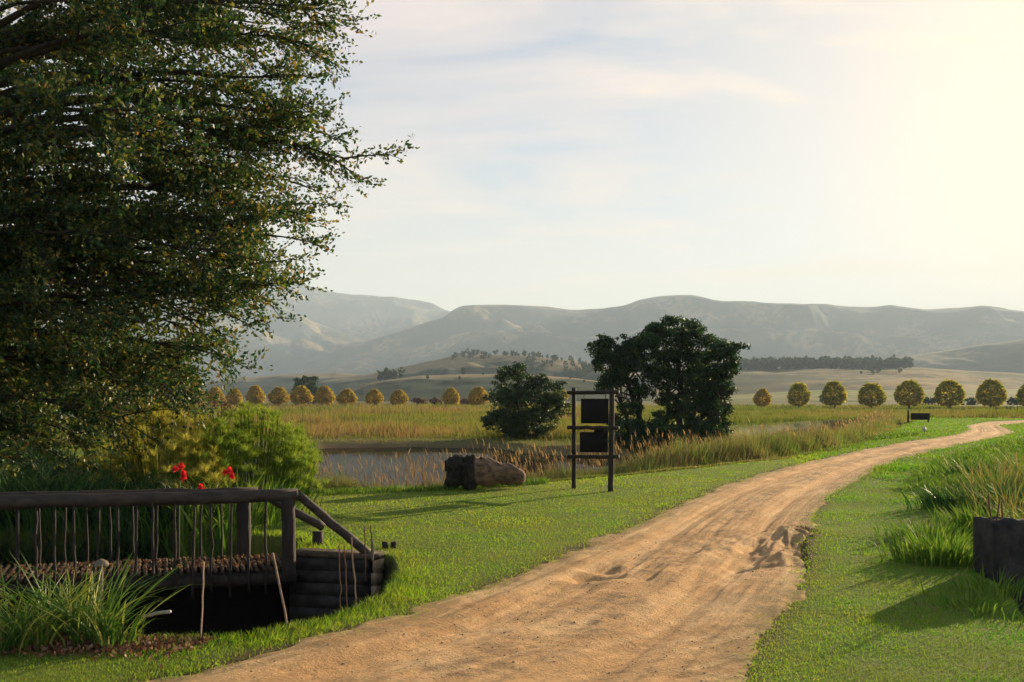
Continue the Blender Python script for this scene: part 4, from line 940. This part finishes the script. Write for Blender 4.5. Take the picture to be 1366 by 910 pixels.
# small far box sign near the bend
b = gb(1226, 84.); root = empty('far_signboard', b, 'small dark box shaped board beside the far bend of the track', 'signboard')
Geo().add(*pole((-.9, 0, -.1), (-.9, 0, 1.0), .09, .08, 8, 4, .01)).build('post', M_pole, root)
Geo().add(*pole((.75, 0, -.1), (.75, 0, .7), .07, .07, 8, 4, .01)).build('post', M_pole, root)
Geo().add(*bbox((.1, 0, .5), (1.5, .12, .55), bev=.01)).build('board', M_board, root, False)
b = gb(1233, 61.); G = Geo().add(IV*np.array([.14, .12, .2])*(1+rng.normal(0, .1, (len(IV), 1)))+[0, 0, .12], IF)
o = G.build('white_stone', M_white, None, False); o.location = b; tag(o, 'small white painted marker stone beside the track', 'stone')

# ------------------------------------------------------------------ fallen log
b = gb(640, 24.2); root = empty('fallen_log', b, 'broken weathered log with a dark root end lying on the lawn edge', 'log')
def lump(P, r, n=40, amp=.3, seed=0, fr=2.2):
    V, F = tube(P, r, n, True)
    c = P.mean(0) if hasattr(P, 'mean') else 0
    k = (fbm(V[:, 0]*fr+seed, V[:, 2]*fr+V[:, 1]*fr*.7, 4, seed)-.5)*2*amp
    axis = np.array(P)
    idx = np.argmin(((V[:, None]-axis[None])**2).sum(2), 1); q = V-axis[idx]
    return V+q*k[:, None], F
t = np.linspace(0, 1, 40)[:, None]
a_ = at(628, 627, 24.1)-b; e_ = at(700, 637, 24.5)-b
Pb_ = a_*(1-t)+e_*t
V, F = lump(Pb_, np.interp(t[:, 0], [0, .2, .6, .93, 1], [.33, .33, .27, .2, .09]), 60, .35, 5, 4.2)
Geo().add(V, F).build('bark_log', M_log, root, True)
a_ = at(597, 631, 24.2)-b; e_ = at(640, 632, 24.1)-b; Pb_ = a_*(1-t)+e_*t
rr_ = np.interp(t[:, 0], [0, .04, .2, .42, .5, .62, .85, 1], [.22, .32, .35, .3, .27, .34, .33, .2])
V, F = lump(Pb_, rr_, 60, .7, 9, 4.5)
Geo().add(V, F).build('root_end', M_root_shade, root, True)
for k, (p0, p1, r_) in enumerate([((-.75, 0, .45), (-.8, -.1, .68), .09), ((-.1, -.1, .5), (.05, -.15, .76), .1), ((-.72, -.1, .2), (-.85, -.15, .02), .12), ((-.35, -.1, .62), (-.45, 0, .8), .08)]):
    Geo().add(*lump(line(p0, p1, 10), np.linspace(r_, r_*.3, 10), 12, .3, k)).build('root_stub', M_root_shade if k < 4 else M_log, root, True)

# ------------------------------------------------------------------ broken concrete block on the right
cpos = np.array([7.05, 12.62, -1.4]); root = empty('concrete_headwall', cpos, 'broken dark concrete headwall with upright rusty rods at the right edge', 'wall')
def rough_block(c, s, seed):
    bm = bmesh.new(); bmesh.ops.create_cube(bm, size=1); bmesh.ops.subdivide_edges(bm, edges=bm.edges[:], cuts=9, use_grid_fill=True)
    V = np.array([v.co[:] for v in bm.verts])*np.array(s)
    n = (fbm(V[:, 0]*4+V[:, 1]*3+seed, V[:, 2]*4+V[:, 1], 4, seed)-.5)
    V = V+(V/np.linalg.norm(V, axis=1)[:, None])*n[:, None]*.22; 
    V[:, 2] += (V[:, 2] > s[2]*.45)*(fbm(V[:, 0]*5, V[:, 1]*5, 3, seed+3)-.5)*.14
    bmesh.ops.triangulate(bm, faces=bm.faces[:]); bm.verts.index_update()
    F = np.array([[v.index for v in f.verts] for f in bm.faces]); bm.free(); return V+np.array(c), F
Geo().add(*rough_block((-.93, 0, 1.02), (.62, .55, 2.04), 3)).build('block', M_wall, root)
Geo().add(*rough_block((.5, .05, .99), (2.1, .5, 1.98), 5)).build('block', M_wall, root)
for k, (pa, pb) in enumerate((((1324, 702), (1319, 660)), ((1327, 702), (1334, 665)), ((1339, 704), (1336, 668)))):
    Geo().add(*pole(at(*pa, 12.5)-cpos-[0, 0, .1], at(*pb, 12.5)-cpos, .011, .009, 7, 6, .004, .1, k)).build('rebar_rod', M_rust, root, True)
b = np.array([5.78, 12.12, .1]); 

# ------------------------------------------------------------------ light, sky, air
EL, AZ = 11.0, 40.0
S = Vector((math.sin(R(AZ))*math.cos(R(EL)), math.cos(R(AZ))*math.cos(R(EL)), math.sin(R(EL))))
sun = bpy.data.lights.new('sun', 'SUN'); sun.energy = 5.0; sun.angle = R(.5); sun.color = (1, .79, .5)
so = bpy.data.objects.new('sun', sun); COL.objects.link(so); so.rotation_euler = (-S).to_track_quat('-Z', 'Y').to_euler()
w = bpy.data.worlds.new('World'); scene.world = w; w.use_nodes = True; nt = w.node_tree; nt.nodes.clear()
out = nt.nodes.new('ShaderNodeOutputWorld'); bg = nt.nodes.new('ShaderNodeBackground'); sky = nt.nodes.new('ShaderNodeTexSky')
sky.sky_type = 'NISHITA'; sky.sun_disc = False; sky.sun_elevation = R(EL); sky.sun_rotation = R(AZ); sky.altitude = 1200
sky.air_density = 1.0; sky.dust_density = .8; sky.ozone_density = 1.5
tc = nt.nodes.new('ShaderNodeTexCoord'); sx = nt.nodes.new('ShaderNodeSeparateXYZ'); nt.links.new(tc.outputs['Generated'], sx.inputs[0])
# cirrus: direction projected on a high plane
mz = nt.nodes.new('ShaderNodeMath'); mz.operation = 'MAXIMUM'; mz.inputs[1].default_value = .03; nt.links.new(sx.outputs[2], mz.inputs[0])
ad = nt.nodes.new('ShaderNodeMath'); ad.operation = 'ADD'; ad.inputs[1].default_value = .12; nt.links.new(mz.outputs[0], ad.inputs[0])
dv = nt.nodes.new('ShaderNodeVectorMath'); dv.operation = 'DIVIDE'; nt.links.new(tc.outputs['Generated'], dv.inputs[0])
cb = nt.nodes.new('ShaderNodeCombineXYZ')
for i_ in range(3): nt.links.new(ad.outputs[0], cb.inputs[i_])
nt.links.new(cb.outputs[0], dv.inputs[1])
mp = nt.nodes.new('ShaderNodeMapping'); mp.inputs['Rotation'].default_value = (0, 0, R(-25)); mp.inputs['Scale'].default_value = (.7, 1.5, 1); nt.links.new(dv.outputs[0], mp.inputs[0])
c1 = noise(nt, 1.5, 9, .6, mp.outputs[0], .5)
def math_(op, a, b=0.0, clamp=False):
    n = nt.nodes.new('ShaderNodeMath'); n.operation = op; n.use_clamp = clamp
    for k_, v_ in enumerate((a, b)):
        if hasattr(v_, 'is_output'): nt.links.new(v_, n.inputs[k_])
        else: n.inputs[k_].default_value = v_
    return n.outputs[0]
dt = nt.nodes.new('ShaderNodeVectorMath'); dt.operation = 'DOT_PRODUCT'; nt.links.new(tc.outputs['Generated'], dt.inputs[0]); dt.inputs[1].default_value = S[:]
ph = ramp(nt, dt.outputs['Value'], [(.55, (0, 0, 0)), (.8, (.26, .26, .26)), (.92, (.62, .62, .62)), (.99, (1, 1, 1))]).outputs[0]
hz_ = ramp(nt, sx.outputs[2], [(0, (.95, .95, .95)), (.12, (.6, .6, .6)), (.34, (0, 0, 0))]).outputs[0]
warm = math_('MAXIMUM', ph, hz_)
veil = mixc(nt, warm, (5.8, 4.9, 5.0), (10.0, 7.8, 5.1))
cm = ramp(nt, c1.outputs[0], [(.36, (.12, .12, .12)), (.48, (.5, .5, .5)), (.66, (.9, .9, .9))])
zen = ramp(nt, sx.outputs[2], [(.36, (1, 1, 1)), (.62, (.12, .12, .12))]).outputs[0]
anti = ramp(nt, math_('MULTIPLY_ADD', dt.outputs['Value'], .5), [(0, (.2, .2, .2)), (1, (1, 1, 1))]); anti.inputs[0].links[0].from_node.inputs[2].default_value = .6; anti = anti.outputs[0]
msk = math_('MULTIPLY', math_('MULTIPLY', math_('MAXIMUM', cm.outputs[0], math_('MULTIPLY', warm, .96)), zen), anti)
skyc = mixc(nt, msk, sky.outputs[0], veil)
nt.links.new(skyc, bg.inputs[0]); bg.inputs[1].default_value = .05; nt.links.new(bg.outputs[0], out.inputs[0])

# haze box
bm = bmesh.new(); bmesh.ops.create_cube(bm, size=1)
for v in bm.verts: v.co = Vector((v.co.x*30000, v.co.y*30000, v.co.z*912+452))
me = bpy.data.meshes.new('haze'); bm.to_mesh(me); bm.free(); hz = bpy.data.objects.new('haze', me); COL.objects.link(hz)
tag(hz, 'thin pale haze over the whole valley', 'haze', kind='stuff')
m, nt, out = mat_new('haze air'); pv = nt.nodes.new('ShaderNodeVolumePrincipled'); pv.inputs['Color'].default_value = (.62, .77, .96, 1)
pv.inputs['Density'].default_value = 1.6e-4; pv.inputs['Anisotropy'].default_value = .1
nt.links.new(pv.outputs[0], out.inputs['Volume']); me.materials.append(m)

# ------------------------------------------------------------------ camera and render settings
cam = bpy.data.cameras.new('camera'); co = bpy.data.objects.new('camera', cam); COL.objects.link(co)
co.location = (0, 0, EYE); co.rotation_euler = (R(90), 0, 0); cam.lens = 36; cam.sensor_width = 36; cam.shift_y = (HY-455)/1366
cam.clip_start = .1; cam.clip_end = 60000; scene.camera = co
scene.view_settings.view_transform = 'Standard'; scene.view_settings.look = 'None'; scene.view_settings.exposure = 1.6; scene.view_settings.gamma = 1
cy = scene.cycles
cy.use_denoising = True; cy.denoiser = 'OPENIMAGEDENOISE'
cy.max_bounces = 6; cy.diffuse_bounces = 3; cy.glossy_bounces = 3; cy.transmission_bounces = 4; cy.volume_bounces = 1; cy.transparent_max_bounces = 8
cy.use_adaptive_sampling = True; cy.adaptive_threshold = .02
cy.sample_clamp_indirect = 4; cy.sample_clamp_direct = 5
